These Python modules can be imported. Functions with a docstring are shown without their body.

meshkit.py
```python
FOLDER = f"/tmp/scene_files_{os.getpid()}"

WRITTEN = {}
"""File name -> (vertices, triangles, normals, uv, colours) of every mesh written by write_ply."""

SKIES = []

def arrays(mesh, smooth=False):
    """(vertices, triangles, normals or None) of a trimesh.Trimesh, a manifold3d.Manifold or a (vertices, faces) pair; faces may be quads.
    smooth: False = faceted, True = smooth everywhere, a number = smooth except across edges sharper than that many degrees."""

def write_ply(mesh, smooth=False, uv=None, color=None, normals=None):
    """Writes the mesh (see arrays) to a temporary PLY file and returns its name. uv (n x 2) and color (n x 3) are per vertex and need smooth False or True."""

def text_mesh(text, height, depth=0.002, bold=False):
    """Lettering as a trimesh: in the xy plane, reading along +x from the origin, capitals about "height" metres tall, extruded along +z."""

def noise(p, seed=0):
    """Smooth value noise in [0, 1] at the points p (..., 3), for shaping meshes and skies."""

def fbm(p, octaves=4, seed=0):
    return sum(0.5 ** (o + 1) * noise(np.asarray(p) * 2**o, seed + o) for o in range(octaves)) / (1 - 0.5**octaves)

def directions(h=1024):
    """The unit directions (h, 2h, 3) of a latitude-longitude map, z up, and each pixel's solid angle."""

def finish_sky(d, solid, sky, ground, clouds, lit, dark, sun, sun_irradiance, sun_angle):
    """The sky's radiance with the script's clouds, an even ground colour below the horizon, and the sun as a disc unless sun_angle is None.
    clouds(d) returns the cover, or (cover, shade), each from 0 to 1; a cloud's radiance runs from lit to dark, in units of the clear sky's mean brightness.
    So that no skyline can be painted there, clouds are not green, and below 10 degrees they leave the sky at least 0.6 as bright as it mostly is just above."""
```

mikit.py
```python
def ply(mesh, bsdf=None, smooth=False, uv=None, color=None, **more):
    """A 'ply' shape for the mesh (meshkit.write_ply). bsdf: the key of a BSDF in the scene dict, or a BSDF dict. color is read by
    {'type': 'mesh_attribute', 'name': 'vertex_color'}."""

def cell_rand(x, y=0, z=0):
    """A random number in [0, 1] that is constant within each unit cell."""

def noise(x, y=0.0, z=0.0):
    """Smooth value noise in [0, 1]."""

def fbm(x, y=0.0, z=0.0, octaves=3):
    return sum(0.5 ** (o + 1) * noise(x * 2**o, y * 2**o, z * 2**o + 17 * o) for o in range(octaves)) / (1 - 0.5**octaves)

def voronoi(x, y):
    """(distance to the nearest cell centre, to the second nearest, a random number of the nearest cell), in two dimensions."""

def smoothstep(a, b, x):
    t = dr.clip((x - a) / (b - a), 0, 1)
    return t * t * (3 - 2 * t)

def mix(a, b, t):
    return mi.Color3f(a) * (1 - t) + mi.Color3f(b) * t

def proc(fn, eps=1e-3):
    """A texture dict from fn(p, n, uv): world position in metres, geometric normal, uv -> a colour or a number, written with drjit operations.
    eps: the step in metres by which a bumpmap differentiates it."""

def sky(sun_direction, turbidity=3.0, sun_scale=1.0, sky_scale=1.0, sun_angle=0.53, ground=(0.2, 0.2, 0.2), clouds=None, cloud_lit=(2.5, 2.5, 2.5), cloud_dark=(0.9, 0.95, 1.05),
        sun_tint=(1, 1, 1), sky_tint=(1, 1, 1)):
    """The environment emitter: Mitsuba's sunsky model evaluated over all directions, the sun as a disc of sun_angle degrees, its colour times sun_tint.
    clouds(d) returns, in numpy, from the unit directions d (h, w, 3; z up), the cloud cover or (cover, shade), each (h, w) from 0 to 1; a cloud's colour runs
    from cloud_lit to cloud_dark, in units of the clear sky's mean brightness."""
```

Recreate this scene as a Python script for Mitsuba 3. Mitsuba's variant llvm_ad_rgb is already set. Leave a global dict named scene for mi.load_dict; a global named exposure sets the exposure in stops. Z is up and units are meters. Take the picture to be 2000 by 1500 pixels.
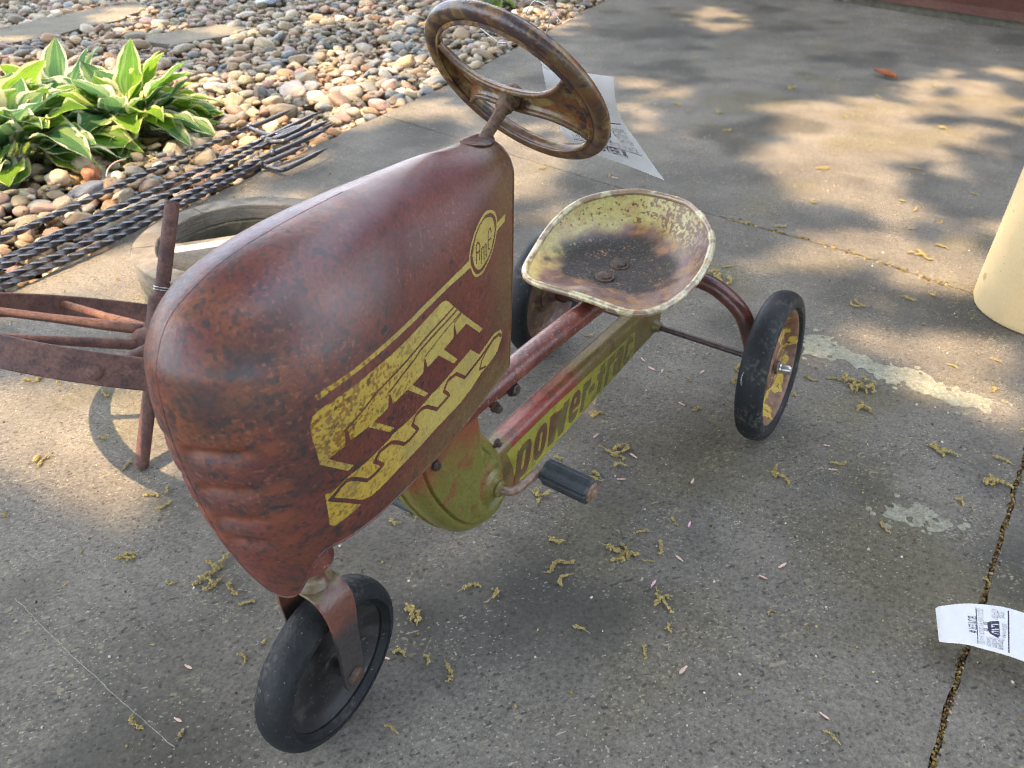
import math, random
import numpy as np, trimesh, drjit as dr, mitsuba as mi, mikit, meshkit
from scipy.interpolate import PchipInterpolator, CubicSpline
from scipy.ndimage import map_coordinates
from shapely.geometry import Polygon, LineString, Point, MultiPolygon
from shapely.ops import unary_union, split as shp_split
from mikit import noise, fbm, voronoi, smoothstep, mix
T = mi.ScalarTransform4f
random.seed(7)
RNG = np.random.default_rng(11)
scene, labels = {}, {}

# ------------------------------------------------------------------ camera, light, exposure
CAM = np.array([1.0961, 0.4340, 0.8200])
YAW, PITCH, ROLL, FPX = -2.55396, 0.62221, 0.00973, 1479.3
_fw = np.array([math.cos(PITCH) * math.cos(YAW), math.cos(PITCH) * math.sin(YAW), -math.sin(PITCH)])
_r = np.cross(_fw, [0, 0, 1]); _r /= np.linalg.norm(_r)
_u = np.cross(_r, _fw)
_up = -math.sin(ROLL) * _r + math.cos(ROLL) * _u
scene['camera'] = {'type': 'thinlens', 'fov': math.degrees(2 * math.atan(1000 / FPX)), 'fov_axis': 'x', 'near_clip': 0.05, 'far_clip': 400.0,
                   'aperture_radius': 0.0011, 'focus_distance': 0.80,
                   'to_world': T().look_at(origin=CAM.tolist(), target=(CAM + _fw).tolist(), up=_up.tolist())}
SUN = np.array([0.47, -0.22, 1.0]); SUN /= np.linalg.norm(SUN)
def clouds(d):
    q = d / np.maximum(d[..., 2:3] + .25, .25)
    f = meshkit.fbm(q * 1.6 + 3.0, 5); return np.clip((f - .36) / .22, 0, 1) * .85, np.clip((meshkit.fbm(q * 3.1 + 9.0, 3) - .35) / .5, 0, 1) * .6
scene['sky'] = mikit.sky(SUN.tolist(), turbidity=3.5, sun_scale=0.33, sky_scale=1.0, sun_tint=(1.0, 0.86, 0.68), sky_tint=(1.05, 1.0, 0.95), ground=(0.14, 0.14, 0.11), clouds=clouds, cloud_lit=(2.6, 2.65, 2.75), cloud_dark=(1.1, 1.12, 1.2))
exposure = 4.62

# ------------------------------------------------------------------ helpers
_used = {}
def numbered(name):
    k = _used.get(name, 0); _used[name] = k + 1
    return name if k == 0 else f'{name}_{k:03d}'
def tag(key, label=None, category=None, group=None, kind=None):
    d = labels.setdefault(key, {})
    for a, b in (('label', label), ('category', category), ('group', group), ('kind', kind)):
        if b: d[a] = b
    return key
def thing(name, label, category, group=None):
    return tag(numbered(name), label, category, group)
def put(key, mesh, bsdf, smooth=35, **more):
    scene[key] = mikit.ply(mesh, bsdf, smooth=smooth, **more); return key
def part(parent, name, mesh, bsdf, smooth=35, label=None, **more):
    k = put(numbered(parent + '__' + name), mesh, bsdf, smooth, **more)
    if label: tag(k, label)
    return k
def cat(ms):
    return trimesh.util.concatenate([trimesh.Trimesh(m[0], m[1], process=False) if isinstance(m, tuple) else m for m in ms])
def unit(v):
    v = np.asarray(v, float); return v / np.linalg.norm(v)
def frame(d):
    d = unit(d); a = np.cross(d, [0, 0, 1] if abs(d[2]) < .9 else [1, 0, 0]); a /= np.linalg.norm(a)
    return a, np.cross(d, a), d
def spline(pts, n):
    pts = np.asarray(pts, float)
    if len(pts) < 3:
        return pts[0] + (pts[-1] - pts[0]) * np.linspace(0, 1, n)[:, None]
    s = np.r_[0, np.cumsum(np.linalg.norm(np.diff(pts, axis=0), axis=1))]
    t = np.linspace(0, s[-1], n)
    return np.stack([PchipInterpolator(s, pts[:, k])(t) for k in range(pts.shape[1])], 1)
def sweep(path, section, closed_ends=True, twist=None, scale=None):
    """section (m,2) swept along path (n,3), parallel transport"""
    path = np.asarray(path, float); n = len(path)
    t = np.gradient(path, axis=0); t /= np.linalg.norm(t, axis=1, keepdims=True) + 1e-12
    a, b, _ = frame(t[0]); A, B = [a], [b]
    for i in range(1, n):
        a = A[-1] - t[i] * (A[-1] @ t[i]); a /= np.linalg.norm(a); A.append(a); B.append(np.cross(t[i], a))
    A, B = np.array(A), np.array(B); S = np.asarray(section, float); m = len(S)
    tw = np.zeros(n) if twist is None else np.asarray(twist); sc = np.ones(n) if scale is None else np.asarray(scale)
    c, s = np.cos(tw)[:, None], np.sin(tw)[:, None]
    X = (S[None, :, 0] * c - S[None, :, 1] * s) * sc[:, None]; Yv = (S[None, :, 0] * s + S[None, :, 1] * c) * sc[:, None]
    V = path[:, None] + X[..., None] * A[:, None] + Yv[..., None] * B[:, None]
    i, j = np.meshgrid(np.arange(n - 1), np.arange(m), indexing='ij')
    q = np.stack([i * m + j, i * m + (j + 1) % m, (i + 1) * m + (j + 1) % m, (i + 1) * m + j], -1).reshape(-1, 4)
    F = np.vstack([q[:, [0, 1, 2]], q[:, [0, 2, 3]]]); V = V.reshape(-1, 3)
    if closed_ends:
        V = np.vstack([V, path[0], path[-1]]); k = np.arange(m)
        F = np.vstack([F, np.stack([k * 0 + n * m, (k + 1) % m, k], 1), np.stack([k * 0 + n * m + 1, (n - 1) * m + k, (n - 1) * m + (k + 1) % m], 1)])
    return trimesh.Trimesh(V, F, process=False)
def circ(r, m=12):
    a = np.arange(m) * 2 * np.pi / m; return np.stack([r * np.cos(a), r * np.sin(a)], 1)
def tube(pts, r, m=12, n=None, **k):
    pts = np.asarray(pts, float)
    if n: pts = spline(pts, n)
    return sweep(pts, circ(r, m), **k)
def lathe(prof, c, d, m=64):
    """profile [(radius, height)] around axis d through c"""
    a, b, d = frame(d); P = np.asarray(prof, float); t = np.arange(m) * 2 * np.pi / m
    V = np.asarray(c) + P[:, None, 0, None] * (np.cos(t)[None, :, None] * a + np.sin(t)[None, :, None] * b) + P[:, None, 1, None] * d
    n = len(P); i, j = np.meshgrid(np.arange(n - 1), np.arange(m), indexing='ij')
    q = np.stack([i * m + j, i * m + (j + 1) % m, (i + 1) * m + (j + 1) % m, (i + 1) * m + j], -1).reshape(-1, 4)
    return trimesh.Trimesh(V.reshape(-1, 3), np.vstack([q[:, [0, 1, 2]], q[:, [0, 2, 3]]]), process=False)
def torus(c, d, R, r, m=64, k=14, rz=None):
    s = np.linspace(0, 2 * np.pi, k + 1)
    return lathe(np.stack([R + r * np.cos(s), (rz or r) * np.sin(s)], 1), c, d, m)
def box(c, size, R=None):
    m = trimesh.creation.box(size)
    v = np.array(m.vertices)
    if R is not None: v = v @ np.asarray(R).T
    return trimesh.Trimesh(v + np.asarray(c), m.faces, process=False)
def hexbolt(c, d, r, h):
    return lathe([(0, h), (r * .8, h), (r, h * .8), (r, 0), (0, 0)], c, d, 6)
def polys(g):
    return [p for p in (g.geoms if hasattr(g, 'geoms') else [g]) if isinstance(p, Polygon) and p.area > 1e-9]
def fill(g, maxedge):
    """triangles of a shapely area, finely divided, as (n,2) vertices and faces"""
    Vs, Fs, o = [], [], 0
    for p in polys(g):
        p = p.segmentize(maxedge)
        v, f = trimesh.creation.triangulate_polygon(p, engine='earcut')
        v3 = np.c_[v, np.zeros(len(v))]
        v3, f = trimesh.remesh.subdivide_to_size(v3, f, maxedge * 1.5, max_iter=12)
        Vs.append(v3[:, :2]); Fs.append(f + o); o += len(v3)
    return np.vstack(Vs), np.vstack(Fs)
def extrude(g, z0, z1, bevel=0.0):
    ms = []
    for p in polys(g):
        m = trimesh.creation.extrude_polygon(p, z1 - z0, engine='earcut'); m.apply_translation([0, 0, z0]); ms.append(m)
    return cat(ms)
def rough_ring(pts, step, amp, seed):
    """a closed outline with small irregularities"""
    ln = LineString(list(pts) + [pts[0]]); n = max(8, int(ln.length / step))
    q = np.array([ln.interpolate(i / n, normalized=True).coords[0] for i in range(n)])
    r = np.random.default_rng(seed); k = r.normal(0, amp, (n, 2)); k = (k + np.roll(k, 1, 0) + np.roll(k, -1, 0)) / 1.8
    return Polygon(q + k).buffer(0)

# ------------------------------------------------------------------ materials
def C(*c): return mi.Color3f(*c)
def principled(color, rough=.5, bump=None, bscale=.001, eps=.0006, **k):
    d = {'type': 'principled', 'base_color': mikit.proc(color) if callable(color) else (color if isinstance(color, dict) else {'type': 'rgb', 'value': list(color)}),
         'roughness': mikit.proc(rough) if callable(rough) else float(rough), **k}
    if bump is not None:
        d = {'type': 'bumpmap', 'height': mikit.proc(bump, eps), 'scale': bscale, 'bsdf': d}
    return {'type': 'twosided', 'bsdf': d}
def _rot(p, f):   # a turned lattice, so that no face lies along the noise cells
    return (.36 * p.x + .48 * p.y - .80 * p.z) * f, (-.80 * p.x + .60 * p.y) * f, (.48 * p.x + .64 * p.y + .60 * p.z) * f
def N(p, f, o=0.0):
    x, y, z = _rot(p, f); return noise(x + o, y + 3.1 * o, z + 7.7)
def FB(p, f, octv=3, o=0.0):
    x, y, z = _rot(p, f); return fbm(x + o, y + 2.3 * o, z + 5.1, octv)

def concrete_col(p, n, uv):
    big = FB(p, 1.7, 3, 4.0); mid = FB(p, 9.0, 3, 11.0); fine = N(p, 260.0); vf = N(p, 620.0, 3.0)
    broom = noise(p.x * 170.0 + p.y * 12, p.y * 9.0 - p.x * 1.0, 1.0)
    c = mix(C(.092, .083, .070), C(.166, .149, .121), smoothstep(.28, .74, big * .55 + mid * .45))
    c = mix(c, C(.115, .10, .055), .5 * smoothstep(.52, .72, FB(p, 5.0, 3, 31.0)))
    c = c * (.46 + .60 * fine + .50 * vf)
    c = c * (.92 + .16 * broom)
    dark = smoothstep(.56, .75, FB(p, 3.1, 3, 57.0))
    c = mix(c, C(.040, .038, .031), .62 * dark)
    s1 = smoothstep(.70, .80, N(p, 230.0, 9.0)); s2 = smoothstep(.80, .88, N(p, 330.0, 19.0)) * smoothstep(.35, .6, FB(p, 14.0, 2, 8.0))
    c = mix(c, C(.32, .27, .15), .46 * s1 * smoothstep(.48, .66, FB(p, 16.0, 3, 3.0)))
    c = mix(c, C(.44, .41, .33), .45 * s2)
    pit = smoothstep(.80, .87, N(p, 210.0, 41.0))
    return mix(c, C(.03, .028, .022), .6 * pit)
def concrete_bump(p, n, uv):
    return .5 * N(p, 330.0) + .35 * N(p, 130.0, 5.0) + .25 * noise(p.x * 170.0 + p.y * 12, p.y * 9.0 - p.x, 1.0) - .6 * smoothstep(.78, .86, N(p, 210.0, 41.0))
scene['concrete'] = principled(concrete_col, .82, concrete_bump, .0011, specular=.3)
scene['soilmat'] = principled(lambda p, n, uv: mix(C(.035, .028, .02), C(.07, .055, .035), FB(p, 30.0)), .95, specular=.1)
scene['lawnmat'] = principled(lambda p, n, uv: mix(C(.035, .06, .015), C(.07, .10, .03), FB(p, 3.0)), .95, specular=.1)
scene['pebble'] = principled({'type': 'mesh_attribute', 'name': 'vertex_color'}, .55, lambda p, n, uv: FB(p, 160.0), .0006, specular=.35)
scene['slabstone'] = principled(lambda p, n, uv: mix(C(.11, .10, .075), C(.20, .175, .13), FB(p, 12.0)) * (.75 + .5 * N(p, 200.0)), .85, lambda p, n, uv: FB(p, 60.0), .003, specular=.2)
scene['stepmat'] = principled(lambda p, n, uv: mix(C(.060, .022, .016), C(.10, .045, .031), FB(p, 7.0)) * (.75 + .5 * N(p, 120.0)), .7, lambda p, n, uv: N(p, 120.0), .0015, specular=.3)
scene['lichenmat'] = principled(lambda p, n, uv: mix(C(.20, .195, .14), C(.33, .32, .25), N(p, 150.0)) * (.6 + .6 * N(p, 420.0)), .95, lambda p, n, uv: FB(p, 200.0), .002, specular=.1)

def hood_col(p, n, uv):
    a = FB(p, 34.0, 4, 3.0); b = FB(p, 90.0, 3, 9.0); f = N(p, 440.0, 2.0); f2 = N(p, 950.0, 6.0)
    c = mix(C(.080, .0160, .0112), C(.112, .0235, .0145), smoothstep(.3, .7, a))
    nose = smoothstep(.72, .87, p.x)
    c = mix(c, C(.140, .038, .010), nose * smoothstep(.46, .64, FB(p, 42.0, 4, 21.0)) * (.35 + .65 * smoothstep(.40, .50, p.z)) * .85)
    c = mix(c, C(.110, .026, .009), nose * smoothstep(.52, .64, FB(p, 95.0, 3, 41.0)) * .8)
    dk = smoothstep(.50, .64, FB(p, 30.0, 5, 61.0)) * smoothstep(.64, .82, p.x)
    c = mix(c, C(.030, .017, .015), .48 * dk)
    pit = smoothstep(.60, .74, N(p, 300.0, 71.0)) * (.25 + .75 * smoothstep(.60, .84, p.x))
    c = mix(c, C(.024, .014, .013), .62 * pit)
    dk2 = smoothstep(.60, .70, FB(p, 110.0, 3, 77.0)) * smoothstep(.58, .80, p.x)
    c = mix(c, C(.020, .015, .015), .65 * dk2)
    c = mix(c, C(.21, .075, .035), .45 * smoothstep(.70, .80, N(p, 360.0, 91.0)) * smoothstep(.45, .60, FB(p, 20.0, 3, 95.0)))
    # olive tint along the rear edge and the lower skirt
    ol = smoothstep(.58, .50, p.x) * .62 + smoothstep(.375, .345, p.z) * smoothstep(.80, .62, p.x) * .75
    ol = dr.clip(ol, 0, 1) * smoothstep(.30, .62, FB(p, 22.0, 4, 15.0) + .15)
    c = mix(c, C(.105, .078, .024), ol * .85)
    c = c * (.50 + .60 * f + .46 * f2)
    for zc in (.463, .425, .390, .361):
        c = mix(c, C(.165, .040, .014), .75 * smoothstep(.0085, .004, dr.abs(p.z - zc)) * smoothstep(.83, .85, p.x) * smoothstep(.25, .5, FB(p, 60.0, 2, 8.0)))
    # thin scratches that run along the hood
    sc = smoothstep(.80, .86, noise(p.x * 60.0 + p.z * 30, p.z * 700.0 + p.x * 260.0, p.y * 40.0)) * smoothstep(.56, .68, FB(p, 10.0, 3, 29.0))
    c = mix(c, C(.22, .13, .10), .45 * sc)
    return mix(c, C(.014, .013, .015), .85 * smoothstep(.86, .90, N(p, 110.0, 3.0)) * smoothstep(.52, .62, FB(p, 9.0, 2, 12.0)))
def hood_bump(p, n, uv):
    k = smoothstep(.60, .84, p.x); w = FB(p, 70.0, 3, 17.0); x, y, z = _rot(p, 470.0)
    return (.12 + .88 * k) * (.6 * noise(x + 9 * w, y - 7 * w, z + 5 * w) + .4 * noise(y * .63 + 6 * w, z * .63 - 8 * w, x * .63 + 3.0))
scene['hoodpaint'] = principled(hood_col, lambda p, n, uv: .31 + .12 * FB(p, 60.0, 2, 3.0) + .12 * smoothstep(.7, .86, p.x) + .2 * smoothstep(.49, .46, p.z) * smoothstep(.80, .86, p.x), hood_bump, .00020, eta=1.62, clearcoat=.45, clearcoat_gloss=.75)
def decal_col(p, n, uv):
    c = mix(C(.36, .268, .060), C(.40, .315, .092), FB(p, 25.0))
    c = mix(c, C(.20, .055, .03), .5 * smoothstep(.80, .86, noise(p.x * 60.0 + p.z * 30, p.z * 700.0 + p.x * 260.0, p.y * 40.0)) * smoothstep(.46, .60, FB(p, 14.0, 3, 29.0)))
    c = mix(c, C(.39, .245, .027), .85 * smoothstep(.66, .80, p.x))
    w = smoothstep(.60, .83, p.x) * (.55 + .45 * smoothstep(.39, .45, p.z))
    sp = smoothstep(.76 - .19 * w, .82 - .14 * w, .55 * N(p, 420.0, 4.0) + .45 * FB(p, 170.0, 2, 9.0) + .10)
    c = mix(c, C(.17, .070, .014), dr.clip(sp * (.35 + .65 * w), 0, 1) * .9)
    s2 = smoothstep(.61, .69, FB(p, 210.0, 3, 44.0)) * w
    c = mix(c, C(.055, .028, .012), .85 * s2)
    c = mix(c, C(.25, .19, .075), .45 * smoothstep(.5, .7, FB(p, 30.0, 3, 19.0)))
    return c * (.80 + .35 * N(p, 500.0, 8.0))
scene['decalpaint'] = principled(decal_col, .45, hood_bump, .0004, specular=.5)
scene['decalbrown'] = principled(lambda p, n, uv: mix(C(.080, .026, .018), C(.10, .034, .02), N(p, 200.0)), .45, specular=.5)
def red_col(p, n, uv):
    c = mix(C(.105, .025, .018), C(.155, .042, .028), smoothstep(.3, .7, FB(p, 30.0, 3, 8.0)))
    c = mix(c, C(.05, .024, .018), .6 * smoothstep(.55, .7, FB(p, 60.0, 3, 28.0)))
    c = mix(c, C(.30, .18, .13), .5 * smoothstep(.80, .86, N(p, 300.0, 5.0)))
    return c * (.72 + .5 * N(p, 500.0))
scene['redpaint'] = principled(red_col, .34, lambda p, n, uv: N(p, 250.0), .0003, specular=.6)
def guard_col(p, n, uv):
    c = mix(C(.19, .042, .026), C(.125, .040, .022), smoothstep(.30, .06, p.x))
    g = smoothstep(.40, .62, FB(p, 14.0, 3, 18.0) + .20 * smoothstep(.34, .20, p.x) + .25 * smoothstep(.445, .462, p.x) - .12 * smoothstep(.165, .18, p.z) * smoothstep(.28, .38, p.x))
    c = mix(c, C(.115, .105, .028), .75 * g)
    c = mix(c, C(.06, .035, .02), .5 * smoothstep(.58, .7, FB(p, 50.0, 3, 2.0)))
    return c * (.72 + .5 * N(p, 420.0))
scene['guardpaint'] = principled(guard_col, .36, lambda p, n, uv: N(p, 250.0), .0003, specular=.55)
def housing_col(p, n, uv):
    h = smoothstep(.205, .265, p.z + .07 * (FB(p, 18.0, 3, 5.0) - .5))
    c = mix(C(.145, .132, .026), C(.108, .100, .022), FB(p, 22.0, 3, 1.0))
    c = mix(c, C(.20, .045, .026), .85 * h)
    c = mix(c, C(.16, .060, .024), .8 * smoothstep(.55, .68, FB(p, 30.0, 4, 71.0)))
    v = dr.abs(FB(p, 26.0, 3, 91.0) - .5)
    c = mix(c, C(.16, .045, .02), .75 * smoothstep(.016, .004, v) * smoothstep(.4, .6, N(p, 20.0, 3.0)))
    return c * (.78 + .4 * N(p, 420.0))
scene['housingpaint'] = principled(housing_col, .36, lambda p, n, uv: N(p, 120.0), .0005, specular=.55)
def yellow_col(p, n, uv):
    c = mix(C(.26, .225, .03), C(.21, .195, .035), smoothstep(.35, .7, FB(p, 20.0, 3, 1.0)))
    c = mix(c, C(.17, .165, .03), smoothstep(.30, .16, p.x) * .8)
    c = mix(c, C(.12, .075, .03), .6 * smoothstep(.62, .72, FB(p, 60.0, 3, 2.0)))
    return c * (.8 + .35 * N(p, 400.0))
scene['guardyellow'] = principled(yellow_col, .4, specular=.5)
scene['guardletter'] = principled(lambda p, n, uv: mix(C(.10, .042, .022), C(.105, .085, .03), smoothstep(.40, .62, FB(p, 22.0, 3, 6.0) + .2 * smoothstep(.38, .24, p.x))) * (.8 + .4 * N(p, 400.0)), .42, specular=.5)

def rust_fn(c0, c1, c2, f=60.0, o=0.0):
    def fn(p, n, uv):
        c = mix(C(*c0), C(*c1), smoothstep(.3, .7, FB(p, f, 3, o)))
        c = mix(c, C(*c2), .7 * smoothstep(.52, .68, FB(p, f * 2.1, 3, o + 9)))
        return c * (.65 + .7 * N(p, 450.0))
    return fn
scene['rust'] = principled(rust_fn((.085, .043, .036), (.12, .060, .046), (.055, .030, .027), 40.0), .72, lambda p, n, uv: FB(p, 260.0, 3), .0011, specular=.35)
scene['rustorange'] = principled(rust_fn((.15, .065, .040), (.20, .095, .055), (.09, .045, .03), 50.0, 3.0), .75, lambda p, n, uv: FB(p, 260.0, 3), .0011, specular=.3)
scene['darkbolt'] = principled(rust_fn((.04, .028, .022), (.08, .045, .03), (.02, .015, .014), 90.0, 5.0), .55, lambda p, n, uv: N(p, 300.0), .0006, specular=.4)
scene['axlesteel'] = principled(rust_fn((.035, .024, .022), (.06, .032, .026), (.02, .015, .014), 60.0, 4.0), .38, specular=.6)
def archcol(p, n, uv):
    c = mix(C(.055, .022, .018), C(.105, .034, .024), smoothstep(.35, .65, FB(p, 40.0, 3, 6.0)))
    return mix(c, C(.025, .018, .018), .6 * smoothstep(.55, .68, FB(p, 30.0, 3, 3.0))) * (.8 + .4 * N(p, 420.0))
scene['archpaint'] = principled(archcol, .32, lambda p, n, uv: N(p, 250.0), .0003, specular=.6)

def swheel_col(p, n, uv):
    c = mix(C(.200, .135, .048), C(.115, .062, .025), smoothstep(.35, .65, FB(p, 45.0, 3, 2.0)))
    c = mix(c, C(.12, .045, .017), .85 * smoothstep(.47, .60, FB(p, 60.0, 4, 12.0)))
    c = mix(c, C(.17, .060, .018), .6 * smoothstep(.56, .66, FB(p, 110.0, 3, 52.0)))
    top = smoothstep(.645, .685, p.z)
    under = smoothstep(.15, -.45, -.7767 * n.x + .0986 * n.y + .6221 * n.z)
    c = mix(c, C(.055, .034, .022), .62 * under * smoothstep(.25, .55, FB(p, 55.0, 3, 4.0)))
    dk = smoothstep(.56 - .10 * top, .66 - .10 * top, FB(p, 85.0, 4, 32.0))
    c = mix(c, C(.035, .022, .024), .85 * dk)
    return c * (.72 + .5 * N(p, 520.0))
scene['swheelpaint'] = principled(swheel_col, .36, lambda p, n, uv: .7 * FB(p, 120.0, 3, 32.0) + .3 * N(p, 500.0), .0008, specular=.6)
scene['columnrust'] = principled(rust_fn((.10, .055, .035), (.13, .085, .05), (.045, .03, .024), 120.0, 7.0), .6, lambda p, n, uv: FB(p, 400.0, 3), .0012, specular=.4)

def seat_col(p, n, uv):
    dx, dy = p.x - .155, p.y
    yel = mix(C(.29, .245, .065), C(.39, .34, .15), FB(p, 30.0, 3, 2.0)); yel = mix(yel, C(.30, .20, .09), .6 * smoothstep(.48, .64, FB(p, 55.0, 3, 77.0)))
    rust = mix(C(.185, .115, .085), C(.125, .068, .054), smoothstep(.35, .65, FB(p, 35.0, 3, 9.0)))
    rust = mix(rust, C(.30, .155, .05), .6 * smoothstep(.5, .65, FB(p, 60.0, 3, 19.0)))
    wob = .025 * (FB(p, 40.0, 3, 6.0) - .5)
    # yellow paint survives on the back wall and the far front corner
    back = smoothstep(.318, .336, p.z + wob) * smoothstep(.085, .03, p.y - .30 * (.16 - p.x) + wob * 2)
    far = smoothstep(-.075, -.098, p.y + wob * 2)
    y = dr.clip(back + far, 0, 1)
    c = mix(rust, yel, y)
    sp = smoothstep(.52, .60, FB(p, 240.0, 3, 3.0) - .09 + .16 * smoothstep(-.07, .05, p.y)) * smoothstep(.315, .335, p.z)
    c = mix(c, C(.11, .048, .02), .9 * sp)
    # black grit collected in the bowl
    gx, gy = (p.x - .148) / .082, (p.y + .016) / .098
    g = smoothstep(1.12, .80, dr.sqrt(gx * gx + gy * gy) + .9 * (FB(p, 45.0, 4, 7.0) - .5)) * smoothstep(.324, .310, p.z)
    grit = smoothstep(.28, .44, N(p, 420.0, 3.0) * .6 + FB(p, 70.0, 3, 13.0) * .5)
    c = mix(c, C(.022, .021, .020), .95 * g * grit)
    c = mix(c, C(.13, .11, .075), .4 * g * smoothstep(.66, .76, N(p, 520.0, 23.0)))
    return c * (.76 + .45 * N(p, 480.0, 1.0))
scene['seatpaint'] = principled(seat_col, lambda p, n, uv: .33 + .45 * smoothstep(.318, .304, p.z), lambda p, n, uv: .5 * N(p, 420.0, 3.0) + .5 * FB(p, 150.0, 2), .0006, specular=.5)
def rim_col(p, n, uv):
    c = mix(C(.33, .285, .14), C(.42, .38, .24), FB(p, 60.0, 3, 3.0))
    c = mix(c, C(.13, .075, .042), .85 * smoothstep(.44, .60, FB(p, 60.0, 4, 13.0) + .12 * smoothstep(-.02, -.09, p.x - .16)))
    c = mix(c, C(.25, .125, .045), .6 * smoothstep(.52, .62, FB(p, 130.0, 3, 43.0)))
    return c * (.8 + .4 * N(p, 500.0))
scene['seatrimpaint'] = principled(rim_col, .30, lambda p, n, uv: FB(p, 160.0, 3), .0005, specular=.9, clearcoat=.6)

def rubber_col(p, n, uv):
    c = mix(C(.0085, .010, .0112), C(.018, .0195, .0205), FB(p, 30.0, 3, 4.0))
    c = c * (.75 + .5 * N(p, 400.0))
    c = mix(c, C(.085, .08, .068), .6 * smoothstep(.50, .72, FB(p, 26.0, 4, 14.0)) * smoothstep(.42, .75, N(p, 240.0, 3.0)))
    return mix(c, C(.30, .30, .27), .45 * smoothstep(.915, .94, N(p, 420.0, 13.0)))
scene['rubber'] = principled(rubber_col, .56, lambda p, n, uv: .5 * N(p, 320.0) + .4 * FB(p, 90.0, 2), .0009, specular=.25)
scene['blackdisc'] = principled(lambda p, n, uv: mix(mix(C(.012, .011, .012), C(.030, .028, .027), FB(p, 35.0, 3)), C(.16, .15, .13), .35 * smoothstep(.84, .90, N(p, 320.0)) + .14 * smoothstep(.5, .7, FB(p, 40.0, 4, 4.0))), .5, lambda p, n, uv: FB(p, 120.0), .0008, specular=.3)
scene['blackrubber'] = principled(lambda p, n, uv: mix(C(.020, .025, .028), C(.045, .052, .055), FB(p, 80.0, 3)) * (.8 + .4 * N(p, 500.0)), .42, lambda p, n, uv: N(p, 260.0), .0004, specular=.45)
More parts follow.
